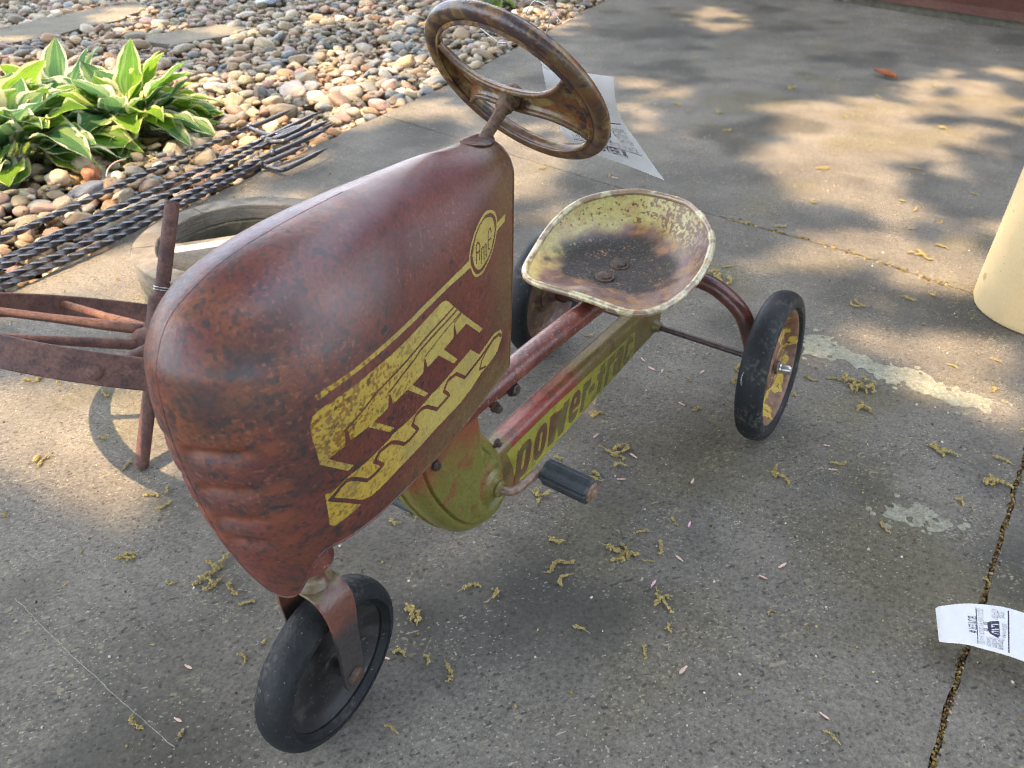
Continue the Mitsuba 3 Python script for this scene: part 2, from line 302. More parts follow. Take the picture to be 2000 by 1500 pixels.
def rimdisc_col(p, n, uv):
    c = mix(C(.36, .235, .030), C(.42, .30, .05), FB(p, 40.0, 3, 3.0))
    d = dr.sqrt(dr.square(p.x - .007) + dr.square(p.z - .125))
    r = smoothstep(.50, .57, FB(p, 75.0, 4, 23.0) + .16 * smoothstep(.050, .034, d) + .22 * smoothstep(.083, .090, d) + .10 * smoothstep(.13, .19, p.z))
    c = mix(c, mix(C(.20, .105, .060), C(.11, .055, .035), N(p, 130.0)), r)
    c = mix(c, C(.06, .03, .02), .8 * smoothstep(.66, .72, FB(p, 140.0, 3, 53.0)))
    return c * (.76 + .45 * N(p, 450.0))
scene['rimdisc'] = principled(rimdisc_col, .5, lambda p, n, uv: FB(p, 140.0, 3), .0006, specular=.4)
scene['rimdark'] = principled(rust_fn((.085, .045, .035), (.115, .065, .045), (.16, .12, .05), 40.0, 12.0), .45, lambda p, n, uv: N(p, 250.0), .0005, specular=.5)
scene['chrome'] = principled((.55, .53, .48), .32, metallic=.9)
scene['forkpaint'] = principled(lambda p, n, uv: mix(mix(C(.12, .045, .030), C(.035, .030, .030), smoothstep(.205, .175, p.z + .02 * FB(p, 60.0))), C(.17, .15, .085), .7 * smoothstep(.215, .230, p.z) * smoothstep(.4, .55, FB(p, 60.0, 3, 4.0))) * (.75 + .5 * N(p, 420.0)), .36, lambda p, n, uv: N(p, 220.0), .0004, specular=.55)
scene['crankpaint'] = principled(rust_fn((.15, .085, .055), (.20, .125, .075), (.09, .05, .035), 70.0, 17.0), .36, lambda p, n, uv: N(p, 260.0), .0004, specular=.6)
scene['wire'] = principled((.55, .54, .52), .35, metallic=.7)
scene['paper'] = {'type': 'twosided', 'bsdf': {'type': 'principledthin', 'base_color': mikit.proc(lambda p, n, uv: C(.78, .78, .77) * (.97 + .05 * FB(p, 120.0))), 'roughness': .6, 'diff_trans': .5}}
scene['paper'] = scene['paper']['bsdf']
scene['ink'] = principled((.035, .032, .06), .6, specular=.2)
scene['blackink'] = principled((.012, .012, .012), .5, specular=.2)
scene['crockglaze'] = principled(lambda p, n, uv: mix(mix(C(.50, .375, .195), C(.56, .44, .25), FB(p, 9.0, 3)), C(.24, .15, .07), .55 * smoothstep(.74, .80, FB(p, 26.0, 4, 9.0)) + .6 * smoothstep(.915, .94, N(p, 150.0, 3.0))) * (.95 + .1 * N(p, 300.0)), .30, lambda p, n, uv: FB(p, 45.0, 2), .0007, specular=.5)
def wood_col(p, n, uv):
    g = noise(p.x * 60.0 + 4 * FB(p, 10.0), p.y * 60.0, p.z * 380.0)
    c = mix(C(.115, .10, .078), C(.21, .187, .152), smoothstep(.25, .75, FB(p, 14.0, 3, 3.0) * .6 + g * .4))
    c = mix(c, C(.06, .05, .04), .7 * smoothstep(.60, .74, FB(p, 22.0, 4, 31.0)))
    return c * (.8 + .4 * N(p, 400.0))
scene['oldwood'] = principled(wood_col, .8, lambda p, n, uv: noise(p.x * 60.0, p.y * 60.0, p.z * 380.0) + .6 * FB(p, 60.0), .0012, specular=.2)
scene['blackiron'] = principled(lambda p, n, uv: mix(C(.024, .027, .034), C(.050, .045, .047), FB(p, 25.0, 3)) * (.7 + .6 * N(p, 300.0)), .27, lambda p, n, uv: N(p, 220.0), .0003, metallic=.2, specular=.8)
scene['palewood'] = principled(lambda p, n, uv: mix(C(.30, .285, .25), C(.44, .42, .38), FB(p, 30.0, 3, 3.0)) * (.8 + .35 * N(p, 300.0)), .8, lambda p, n, uv: FB(p, 60.0), .001, specular=.2)
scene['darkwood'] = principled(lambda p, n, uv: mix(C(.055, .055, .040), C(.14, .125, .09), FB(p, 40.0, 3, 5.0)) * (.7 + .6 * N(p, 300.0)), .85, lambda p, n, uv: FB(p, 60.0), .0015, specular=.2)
def hosta_fn(c0, c1, ce, st_amt, o):
    def fn(p, n, uv):
        u = dr.abs(uv.x * 2 - 1); w = noise(uv.y * 11 + p.x * 20 + o, p.y * 20.0, p.z * 9) - .5
        edge = smoothstep(.76, .86, u + .36 * w)
        vein = .5 + .5 * dr.sin((uv.x * 2 - 1) * 34.0)
        c = mix(C(*c0), C(*c1), vein * .5 + .5 * FB(p, 40.0, 2, o))
        st = smoothstep(.58, .68, noise((uv.x * 2 - 1) * 8.0 + o + 3 * FB(p, 4.0, 2), uv.y * 1.5, o)) * smoothstep(.10, .35, u)
        c = mix(c, C(.36, .45, .19), st_amt * st)
        c = mix(c, C(.16, .13, .05), .5 * smoothstep(.80, .86, FB(p, 80.0, 3, o)))
        return mix(c, C(*ce), edge)
    return fn
for nm, a in (('hostaleaf', ((.105, .25, .035), (.18, .36, .06), (.68, .66, .36), .5, 3.0)), ('hostableaf', ((.075, .185, .065), (.13, .265, .11), (.66, .67, .48), .65, 23.0)), ('hostacleaf', ((.16, .31, .03), (.27, .44, .055), (.62, .64, .28), .25, 43.0))):
    scene[nm] = {'type': 'bumpmap', 'height': mikit.proc(lambda p, n, uv: .5 + .5 * dr.sin((uv.x * 2 - 1) * 34.0)), 'scale': .0012,
                 'bsdf': {'type': 'principledthin', 'base_color': mikit.proc(hosta_fn(*a)), 'roughness': .45, 'diff_trans': 1.0, 'eta': 1.4}}
scene['stalk'] = principled((.16, .26, .06), .5)
scene['catkinmat'] = principled(lambda p, n, uv: mix(C(.41, .325, .125), C(.24, .18, .07), N(p, 300.0)) * (.7 + .6 * N(p, 900.0)), .8, specular=.2)
scene['seedmat'] = principled(lambda p, n, uv: mix(C(.55, .40, .28), C(.52, .33, .30), N(p, 120.0)), .55, specular=.3)
scene['petalmat'] = principled(lambda p, n, uv: mix(C(.58, .30, .38), C(.60, .42, .44), N(p, 140.0)), .55, specular=.3)
scene['crumbmat'] = principled({'type': 'mesh_attribute', 'name': 'vertex_color'}, .9, specular=.1)
scene['deadleaf'] = principled(lambda p, n, uv: mix(C(.28, .085, .035), C(.20, .07, .03), N(p, 60.0)), .7, specular=.2)
scene['treeleaf'] = {'type': 'principledthin', 'base_color': {'type': 'rgb', 'value': [.06, .11, .025]}, 'roughness': .6, 'diff_trans': .7}
scene['bark'] = principled(lambda p, n, uv: mix(C(.05, .04, .03), C(.12, .10, .08), FB(p, 9.0)), .9, specular=.1)

# ------------------------------------------------------------------ the setting
big = trimesh.creation.box([160, 160, .2]); big.apply_translation([0, 0, -.25])
put(tag('lawn', 'green lawn around the patio', kind='structure'), big, 'lawnmat', False)
EDGE = [(2.6, -.93), (1.4, -1.15), (.434, -1.314), (.276, -1.345), (-.845, -1.520), (-1.354, -1.585), (-3.68, -2.05), (-4.62, -2.24)]
AREA = Polygon(EDGE + [(-4.60, -1.10), (-4.53, -.87), (-4.16, .29), (-3.6, 2.2), (-2.6, 3.4), (2.6, 3.4)])
j1 = [(-1.10, -2.4), (-.835, -.40), (-.813, -.136), (-.795, .17), (-.745, .40), (-.705, .64), (-.40, 2.2), (-.1, 4)]
j2 = [(3.4, .50), (.481, .581), (.399, .583), (.297, .588), (.152, .598), (-.154, .612), (-.705, .640), (-3, .80), (-6, 1.0)]
def jagged(l, amp, seed, step=.012):
    ln = LineString(l); n = int(ln.length / step); r = np.random.default_rng(seed)
    q = np.array([ln.interpolate(i / n, normalized=True).coords[0] for i in range(n + 1)]); k = r.normal(0, amp, q.shape)
    return LineString(q + (k + np.roll(k, 1, 0)) / 1.4)
grooves = unary_union([jagged(j1, .0010, 1).buffer(.0020, cap_style=2), jagged(j2, .0016, 2).buffer(.0030, cap_style=2)])
edge_rough = rough_ring(list(AREA.exterior.coords)[:-1], .03, .0035, 5)
tag('patio', 'grey weathered concrete patio in large slabs', kind='structure')
slabs = sorted(polys(edge_rough.difference(grooves)), key=lambda p: -p.area)
for p in slabs[:4]:
    part('patio', 'slab', extrude(p, -.11, 0.0), 'concrete', False)
put(tag('soil', 'dark soil under the pebbles and in the joints', kind='structure'), extrude(Polygon([(3.5, 4), (3.5, -8.5), (-9, -8.5), (-9, 4)]), -.14, -.055), 'soilmat', False)
# pale crack line, lichen crusts on the slabs
def strip_mesh(pts, w, z0, z1, seed):
    return extrude(jagged(pts, .0004, seed, .006).buffer(w / 2), z0, z1)
part('patio', 'crack', strip_mesh([(0.922, -0.468), (0.928, -0.349), (0.930, -0.254), (0.931, -0.122)], .0010, 0, .0003, 3), 'lichenmat', False, label='pale thin crack line')
LICH = [[(-.335, .193), (-.358, .243), (-.317, .333), (-.331, .415), (-.318, .471), (-.302, .558), (-.258, .547), (-.249, .482), (-.256, .437), (-.256, .366), (-.279, .294), (-.27, .217)],
        [(.105, .441), (.069, .459), (.055, .486), (.061, .516), (.068, .542), (.10, .523), (.106, .496), (.110, .453)]]
for i, L in enumerate(LICH):
    P_ = rough_ring(L, .006, .006, 20 + i); r = np.random.default_rng(60 + i); x0, y0, x1, y1 = P_.bounds
    holes = unary_union([Point(r.uniform(x0, x1), r.uniform(y0, y1)).buffer(r.uniform(.0015, .007), 3) for _ in range(int(60 * P_.area / .045) + 3)])
    bits = unary_union([Point(r.uniform(x0 - .02, x1 + .02), r.uniform(y0 - .03, y1 + .03)).buffer(r.uniform(.002, .006), 3) for _ in range(25)])
    g = P_.difference(holes).union(bits.intersection(P_.buffer(.025)))
    part('patio', 'lichen', extrude(g, 0.0, .0011), 'lichenmat', False, label=['long pale lichen crust on the slab', 'small round pale lichen crust', 'pale lichen crust near the gravel edge'][i])
# debris in the joints
def crumbs(n, sampler, smin, smax, seed, cols):
    r = np.random.default_rng(seed); ico = trimesh.creation.icosphere(subdivisions=0); V, F, Cc = [], [], []
    for i in range(n):
        p = sampler(r); s = r.uniform(smin, smax) * r.uniform(.6, 1.4, 3); v = ico.vertices * s
        R = trimesh.transformations.random_rotation_matrix(r.uniform(0, 1, 3))[:3, :3]; v = v @ R.T + p
        V.append(v); F.append(ico.faces + 12 * i); c = np.array(cols[r.integers(len(cols))]) * r.uniform(.6, 1.3); Cc.append(np.tile(c, (12, 1)))
    return (np.vstack(V), np.vstack(F)), np.vstack(Cc)
L1, L2 = LineString(j1), LineString(j2)
def on_line(L, a, b, w, zlo, zhi):
    def f(r):
        t = r.uniform(a, b); p = np.array(L.interpolate(t).coords[0]); return np.array([*(p + r.normal(0, w, 2)), r.uniform(zlo, zhi)])
    return f
browns = [(.16, .105, .035), (.22, .155, .045), (.07, .045, .02), (.12, .085, .05), (.30, .22, .12), (.045, .03, .02)]
m, c_ = crumbs(4200, on_line(L2, 2.75, 4.3, .0023, -.005, .0012), .0006, .0021, 31, browns)
scene[tag('joint_debris', 'brown crumbs of catkins and dirt packed in the slab joint', kind='stuff')] = mikit.ply(m, 'crumbmat', smooth=True, color=c_)
m, c_ = crumbs(300, on_line(L1, 2.25, 3.2, .0065, -.003, .003), .0012, .0040, 32, [(.24, .18, .06), (.17, .12, .04), (.10, .075, .03), (.28, .22, .09)])
scene[tag('joint_litter', 'yellow catkin crumbs lying along the cross joint', kind='stuff')] = mikit.ply(m, 'crumbmat', smooth=True, color=c_)
def scatter_area(r):
    while True:
        x, y = r.uniform(-4.2, 1.15), r.uniform(-2, .8)
        if AREA.contains(Point(x, y)) and r.random() < .25 + .75 / (1 + abs(x - .4) * 1.5): return np.array([x, y, .0008])
m, c_ = crumbs(2600, scatter_area, .0007, .0021, 33, [(.42, .38, .28), (.34, .27, .09), (.30, .20, .08), (.50, .48, .42), (.22, .16, .05), (.10, .07, .04)])
scene[tag('patio_grit', 'fine pale grit and plant crumbs strewn over the concrete', kind='stuff')] = mikit.ply(m, 'crumbmat', smooth=True, color=c_)
from shapely import contains_xy as _cxy
def bed_litter(r):
    while True:
        x, y = r.uniform(-4.5, 1.2), r.uniform(-4.2, -1.2)
        if not AREA.contains(Point(x, y)): return np.array([x, y, r.uniform(-.03, .012)])
m, c_ = crumbs(2600, bed_litter, .002, .006, 35, [(.10, .075, .045), (.055, .04, .025), (.20, .15, .06), (.14, .11, .07), (.07, .08, .03)])
scene[tag('bed_litter', 'brown bits of leaf and catkin fallen between the pebbles', kind='stuff')] = mikit.ply(m, 'crumbmat', smooth=True, color=c_)
# dark red step at the far end
d_ = unit([.38, 1.16, 0]); n_ = np.array([-d_[1], d_[0], 0]); Rm = np.stack([d_, n_, [0, 0, 1]], 1)
c0 = np.array([-4.35, -.33, 0])
tag('porch_step', 'dark red worn step at the far end of the patio', kind='structure')
part('porch_step', 'tread', box(c0 + n_ * .32 + [0, 0, .060], [5, .60, .045], Rm), 'stepmat', False)
part('porch_step', 'riser', box(c0 + n_ * .34 + [0, 0, -.02], [5, .56, .115], Rm), 'darkwood', False)
part('porch_step', 'upper_riser', box(c0 + n_ * .66 + [0, 0, .20], [5, .08, .235], Rm), 'stepmat', False)

# river pebbles: the 300 largest in view one by one, the rest as one mass
GRAVEL = Polygon([(2.6, -.95)] + EDGE[1:] + [(-5.2, -2.3), (-6.5, -4.0), (-4.0, -6.6), (-1.2, -6.6), (.9, -4.0), (1.6, -2.0), (2.4, -1.3)]).buffer(.0)
tag('gravel_bed', 'bed of tan and grey river pebbles beside the patio', kind='structure')
PAL = np.array([(.30, .235, .155), (.36, .30, .21), (.26, .20, .14), (.235, .215, .185), (.20, .21, .215), (.33, .245, .165), (.40, .35, .27), (.27, .20, .16), (.19, .165, .125), (.30, .20, .13), (.24, .225, .16), (.46, .42, .36), (.16, .18, .20), (.30, .22, .20)])
STEPS = [Polygon([(-.88, -4.10), (-1.385, -4.27), (-1.80, -4.27), (-1.79, -4.06), (-1.424, -3.83), (-.988, -3.75), (-.70, -3.75)]), Polygon([(-1.315, -3.38), (-1.703, -3.31), (-1.71, -3.12), (-1.549, -3.05), (-1.223, -3.10), (-1.20, -3.27)])]
step_u = unary_union(STEPS)
def pebble_field():
    r = np.random.default_rng(5); pts, rad = [], []
    grid = {}
    cell = .05
    def ok(x, y, a, lay):
        i, j = int(math.floor(x / cell)), int(math.floor(y / cell))
        for u in (-1, 0, 1):
            for v in (-1, 0, 1):
                for (X, Yq, A) in grid.get((i + u, j + v, lay), ()):
                    if (X - x) ** 2 + (Yq - y) ** 2 < (.80 * (a + A)) ** 2: return False
        grid.setdefault((i, j, lay), []).append((x, y, a)); return True
    from shapely import contains_xy
    x0, y0, x1, y1 = GRAVEL.bounds
    for lay, n in ((0, 80000), (1, 34000)):
        X = r.uniform(x0, x1, n); Yv = r.uniform(y0, y1, n)
        A = np.clip(r.lognormal(math.log(.0158), .43, n), .0080, .044); A = np.sort(A)[::-1]
        inside = contains_xy(GRAVEL.buffer(-.012), X, Yv) & ~contains_xy(step_u.buffer(-.01), X, Yv)
        # seen part only: the camera's ground footprint with a margin
        d = np.stack([X - CAM[0], Yv - CAM[1], 0 * X - CAM[2]], 1); z = d @ _fw; u = d @ _r / z * FPX; v = -(d @ _u) / z * FPX
        inside &= (np.abs(u) < 1350) & (v > -1000) & (v < 800)
        for x, y, a in zip(X[inside], Yv[inside], A[inside]):
            if ok(x, y, a, lay): pts.append((x, y, lay)); rad.append(a)
    return np.array(pts), np.array(rad)
PP, PR = pebble_field()
def pebble_mesh(i, sub):
    r = np.random.default_rng(1000 + i); m = trimesh.creation.icosphere(subdivisions=sub); v = np.array(m.vertices)
    v = v * (1 + .27 * (meshkit.noise(v * 1.5 + i * 7.1)[:, None] - .5) * 2)
    v = np.sign(v) * np.abs(v) ** r.uniform(.72, 1.0)
    a = PR[i]; s = np.array([a * r.uniform(1.0, 1.35), a * r.uniform(.75, 1.0), a * r.uniform(.36, .68)]); v = v * s
    R = trimesh.transformations.euler_matrix(r.normal(0, .25), r.normal(0, .25), r.uniform(0, 6.28))[:3, :3]
    x, y, lay = PP[i]
    z = -.034 + .020 * lay + .018 * meshkit.noise(np.array([x * 2.2, y * 2.2, 3.0])) + (.35 * s[2] if lay else .2 * s[2]) + r.normal(0, .004)
    v = v @ R.T + [x, y, z]
    c = PAL[r.integers(len(PAL))] * np.array([1.0, .95, .84]) * r.uniform(.66, 1.10)
    spot = meshkit.fbm(v * 60 + i)[:, None]
    return v, np.array(m.faces), np.clip(c * (.86 + .3 * spot), 0, 1)
dist = np.linalg.norm(np.c_[PP[:, :2], 0 * PR] - CAM, axis=1)
order = np.argsort(-(PR / dist) * (1 + .15 * PP[:, 2]))
big300 = set(order[:300].tolist())
for i in order[:300]:
    v, f, c = pebble_mesh(i, 2)
    scene[numbered('gravel_bed__pebble')] = mikit.ply((v, f), 'pebble', smooth=True, color=c)
V, F, Cc, o = [], [], [], 0
for i in order[300:]:
    v, f, c = pebble_mesh(i, 1 if dist[i] > 1.9 else 2); V.append(v); F.append(f + o); Cc.append(c); o += len(v)
scene[tag('gravel_bed__loose_pebbles', kind='stuff')] = mikit.ply((np.vstack(V), np.vstack(F)), 'pebble', smooth=True, color=np.vstack(Cc))
lab = ['long grey brown stepping stone at the top left corner among the pebbles', 'smaller tan stepping stone in the pebbles behind the plants']
for i, s in enumerate(STEPS):
    q = rough_ring(list(s.exterior.coords)[:-1], .05, .008, 40 + i); vv, ff = fill(q, .06)
    k = thing('stepping_stone', lab[i], 'stepping stone')
    put(k, extrude(q, -.05, .012), 'slabstone', False)
def blob(c, s, rz, seed, sub=3, amp=.18):
    m = trimesh.creation.icosphere(subdivisions=sub); v = np.array(m.vertices); v = np.sign(v) * np.abs(v) ** .8
    v *= 1 + amp * 2 * (meshkit.fbm(v * 1.4 + seed * 3.7, 3)[:, None] - .5); v *= s
    R = trimesh.transformations.euler_matrix(.1, .05, rz)[:3, :3]; return trimesh.Trimesh(v @ R.T + c, m.faces, process=False)
def stone(name, lab_, c, s, rz, col, seed):
    m = blob(np.array(c), np.array(s), rz, seed); k = thing(name, lab_, 'stone')
    scene[k] = mikit.ply(m, 'pebble', smooth=True, color=np.array(col) * (.8 + .4 * meshkit.fbm(np.array(m.vertices) * 50)[:, None]))
stone('flat_stone', 'flat blue grey stone just above the twisted rods at the left', (.045, -1.72, .0), (.050, .034, .020), .3, (.115, .125, .145), 1)
stone('brick_fragment', 'rounded orange brick fragment below the striped plants', (-.025, -1.82, .005), (.030, .024, .026), .8, (.27, .115, .06), 2)
stone('pale_stone', 'pale blue white flat stone at the top edge of the gravel', (-2.38, -3.70, .02), (.14, .07, .03), .5, (.42, .47, .52), 3)
stone('flat_rock', 'large pale pinkish rock lying in the gravel behind the steering wheel', (-1.00, -2.02, .008), (.085, .05, .025), .9, (.36, .285, .22), 4)

# ------------------------------------------------------------------ the shade tree (out of the frame; it casts the dappled shade)
LIT = [[-1.69, -0.961, -0.119, 0.165, 0.277, 0.147], [-0.96, -0.845, -0.067, 0.095, 0.209, 0.133], [-0.665, -0.693, -0.051, 0.072, 0.198, 0.129], [-2.395, 0.145, -0.203, 0.283, 0.44, 0.069], [-1.905, -0.139, -0.121, 0.17, 0.227, 0.059], [-1.374, -0.095, -0.094, 0.133, 0.18, 0.053], [-1.495, 0.155, -0.102, 0.145, 0.195, 0.039], [-1.444, -0.25, -0.089, 0.125, 0.178, 0.06], [-0.885, 0.19, -0.128, 0.184, 0.176, 0.041], [-0.743, 0.349, -0.089, 0.128, 0.165, 0.03], [-0.367, 0.341, -0.088, 0.127, 0.089, 0.019], [-0.462, 0.495, -0.07, 0.101, 0.124, 0.017], [-3.543, -1.228, -0.107, 0.144, 0.225, 0.088], [-1.271, -1.247, -0.067, 0.094, 0.119, 0.084], [0.698, -0.79, -0.049, 0.072, 0.046, 0.082], [0.612, -0.664, -0.035, 0.05, 0.076, 0.113], [0.635, -0.568, -0.021, 0.031, 0.039, 0.056], [0.395, -1.221, -0.072, 0.103, 0.081, 0.136], [-0.947, -1.996, -0.197, 0.274, 0.41, 0.449], [-0.364, -1.687, -0.15, 0.212, 0.191, 0.241], [-0.048, -1.603, -0.101, 0.143, 0.143, 0.208], [0.195, -1.754, -0.08, 0.113, 0.097, 0.176], [-1.468, -1.813, -0.102, 0.141, 0.232, 0.196], [-1.543, -2.179, -0.095, 0.131, 0.217, 0.205], [-1.48, -3.098, -0.136, 0.185, 0.157, 0.198], [-0.518, -2.719, -0.245, 0.34, 0.486, 0.807], [-2.992, -2.101, -0.107, 0.143, 0.379, 0.238], [-0.327, -1.497, -0.143, 0.203, 0.209, 0.248], [0.362, -1.543, -0.057, 0.082, 0.076, 0.145], [-2.464, -2.81, -0.21, 0.282, 0.165, 0.146], [-1.594, -4.246, -0.14, 0.187, 0.113, 0.178], [-4.809, -0.174, -0.139, 0.185, 0.203, 0.03]] + [[.02, -.96, .08, 0, 0, .06]]
def canopy():
    r = np.random.default_rng(77); n = 62000
    g = np.stack([r.uniform(-8.0, 3.2, n), r.uniform(-8.0, 2.6, n)], 1)
    t = r.uniform(8.0, 12.0, n)
    keep = np.ones(n, bool)
    nz = meshkit.fbm(np.c_[g * 3.6, 0 * t], 4)
    for cx, cy, ax, ay, bx, by in LIT:
        k1, k2 = math.hypot(ax, ay), math.hypot(bx, by); f1, f2 = 1 + .07 / k1, 1 + .07 / k2; ax, ay, bx, by = ax * f1, ay * f1, bx * f2, by * f2
        M = np.linalg.inv(np.array([[ax, bx], [ay, by]])); q = (g - [cx, cy]) @ M.T
        rr = np.hypot(q[:, 0], q[:, 1]) * (1 + 1.9 * (nz - .5))
        keep &= (rr > 1.12) | (r.random(n) < .09)
    c = np.array([-2.4, -2.6]); e = np.hypot((g[:, 0] - c[0]) / 5.6, (g[:, 1] - c[1]) / 5.3)
    keep &= e < 1.0 + .25 * (nz - .5)
    g, t = g[keep], t[keep]; P_ = np.c_[g, 0 * t] + SUN * t[:, None]; n = len(P_)
    a = r.uniform(0, 6.28, n); tilt = r.normal(0, .45, (n, 2))
    d1 = np.stack([np.cos(a), np.sin(a), tilt[:, 0]], 1); d2 = np.stack([-np.sin(a), np.cos(a), tilt[:, 1]], 1)
    L = r.uniform(.085, .15, n)[:, None]; W = L * .55
    V = np.stack([P_ - d1 * L, P_ + d2 * W, P_ + d1 * L, P_ - d2 * W], 1).reshape(-1, 3); k = np.arange(n)[:, None] * 4
    return V, np.vstack([k + [0, 1, 2], k + [0, 2, 3]])
tr = thing('shade_tree', 'tall leafy tree standing left of the patio and shading it', 'tree')
base = np.array([3.6, -6.6, -.1])
part(tr, 'trunk', tube([base, base + [.1, .1, 2.2], base + [-.1, .6, 5.0], base + [-.6, 1.2, 8.2]], .20, 12, 20, scale=np.linspace(1.2, .45, 20)), 'bark')
for k, (e, z) in enumerate([((1.2, -4.0, 8.6), 5.2), ((3.6, -2.2, 8.8), 6.0), ((.2, -6.6, 9.0), 6.0), ((3.2, -8.0, 8.8), 5.6)]):
    s = base + np.array([-.15, .7, z]); part(tr, 'limb', tube([s, (s + np.array(e)) / 2 + [0, 0, .3], e], .05, 8, 12, scale=np.linspace(1.2, .25, 12)), 'bark')
tag(part(tr, 'crown', canopy(), 'treeleaf', False), kind='stuff')

def crown_mass(c, rad, n, seed):
    r = np.random.default_rng(seed); q = r.normal(0, 1, (n, 3)); q /= np.linalg.norm(q, axis=1, keepdims=True); q *= (r.random((n, 1)) ** .4)
    k = meshkit.fbm(q * 2.2 + seed, 3)[:, None]; P_ = np.array(c) + q * np.array(rad) * (.75 + .5 * k); n = len(P_)
    a = r.uniform(0, 6.28, n); tl = r.normal(0, .6, (n, 2)); d1 = np.stack([np.cos(a), np.sin(a), tl[:, 0]], 1); d2 = np.stack([-np.sin(a), np.cos(a), tl[:, 1]], 1); L = r.uniform(.12, .22, n)[:, None]
    V = np.stack([P_ - d1 * L, P_ + d2 * L * .6, P_ + d1 * L, P_ - d2 * L * .6], 1).reshape(-1, 3); k = np.arange(n)[:, None] * 4
    return V, np.vstack([k + [0, 1, 2], k + [0, 2, 3]])
for i, (c, rad, lab_) in enumerate([((6.0, 3.2, 5.2), (4.2, 4.2, 3.8), 'unseen broad leafy tree added behind the viewer to block sky light'), ((1.5, 8.5, 5.0), (4.5, 4.0, 3.8), 'unseen leafy tree added to the right of the patio to block sky light')]):  # out-of-frame trees, added to cut sky light from the viewer side
    k = thing('added_tree', lab_, 'tree'); b0 = np.array([c[0], c[1], -.15])
    part(k, 'trunk', tube([b0, b0 + [.1, 0, 1.6], b0 + [.1, .2, 4.2]], .18, 10, 12, scale=np.linspace(1.2, .5, 12)), 'bark')
    tag(part(k, 'crown', crown_mass(c, rad, 9000, 50 + i), 'treeleaf', False), kind='stuff')

# ------------------------------------------------------------------ unseen facade past the step, added to darken what the hood reflects
hs = thing('added_house', 'unseen dark red sided facade added beyond the far step to darken reflections', 'added_house')
w0 = c0 + n_ * 1.05
for k in range(18):
    part(hs, 'siding_board', box(w0 + n_ * (.010 if k % 2 else .0) + [0, 0, .33 + k * .18], [9.0, .03, .186], Rm), 'stepmat', False)
part(hs, 'wall', box(w0 + n_ * .12 + [0, 0, 1.7], [9.0, .18, 3.6], Rm), 'darkwood', False)
rf = box(w0 - n_ * .3 + [0, 0, 3.66], [9.8, 2.6, .16], Rm); part(hs, 'roof', rf, 'darkwood', False)

# ------------------------------------------------------------------ the pedal tractor
TR = thing('pedal_tractor', 'rusty red and yellow pedal tractor with one front wheel standing on the concrete', 'pedal tractor')
# hood
XR = 0.497
_ZF = np.array([.245, .257, .315, .39, .478, .521, .541, .558, .575, .583, .588, .592])
_XF = np.array([.832, .840, .861, .877, .884, .881, .873, .860, .826, .795, .755, .690])
def hood_xf(z):
    return PchipInterpolator(_ZF, _XF)(np.clip(z, _ZF[0], _ZF[-1]))
_PX = np.array([0, .15, .30, .45, .60, .72, .80, .86, .91, .95, .98, .994, .9985, .9996, 1.0])
_PY = np.array([.034, .0455, .0575, .0690, .0780, .0815, .0790, .0725, .0615, .0465, .0290, .0160, .0080, .0041, 0.0])
_PI = PchipInterpolator(_PX, _PY)
def hood_plan(X):
    return _PI(np.clip(X, 0, 1))
def sstep(a, b, x):
    t = np.clip((x - a) / (b - a), 0, 1)
    return t * t * (3 - 2 * t)
def hood_zt(X):
    return .585 + .007 * sstep(0, .45, X) + 0 * X
def hood_zb(X):
    return .326 + .010 * sstep(.25, .72, X) - .079 * sstep(.85, 1.0, X) ** 1.4
def hood_taper(z):
    return 1 - .16 * np.clip((.47 - z) / .2, 0, 1.2) ** 1.3
def hood_m(X, z):
    z0 = .552 - .115 * sstep(0, .5, X)
    t = np.clip((z - z0) / (hood_zt(X) - z0), 0, 1)
    return (1 - t ** 2.3) ** .52
def hood_y(x, z):
    """half width of the hood at length x and height z"""
    X = (x - XR) / (hood_xf(z) - XR)
    return hood_plan(X) * hood_taper(z) * hood_m(X, z)

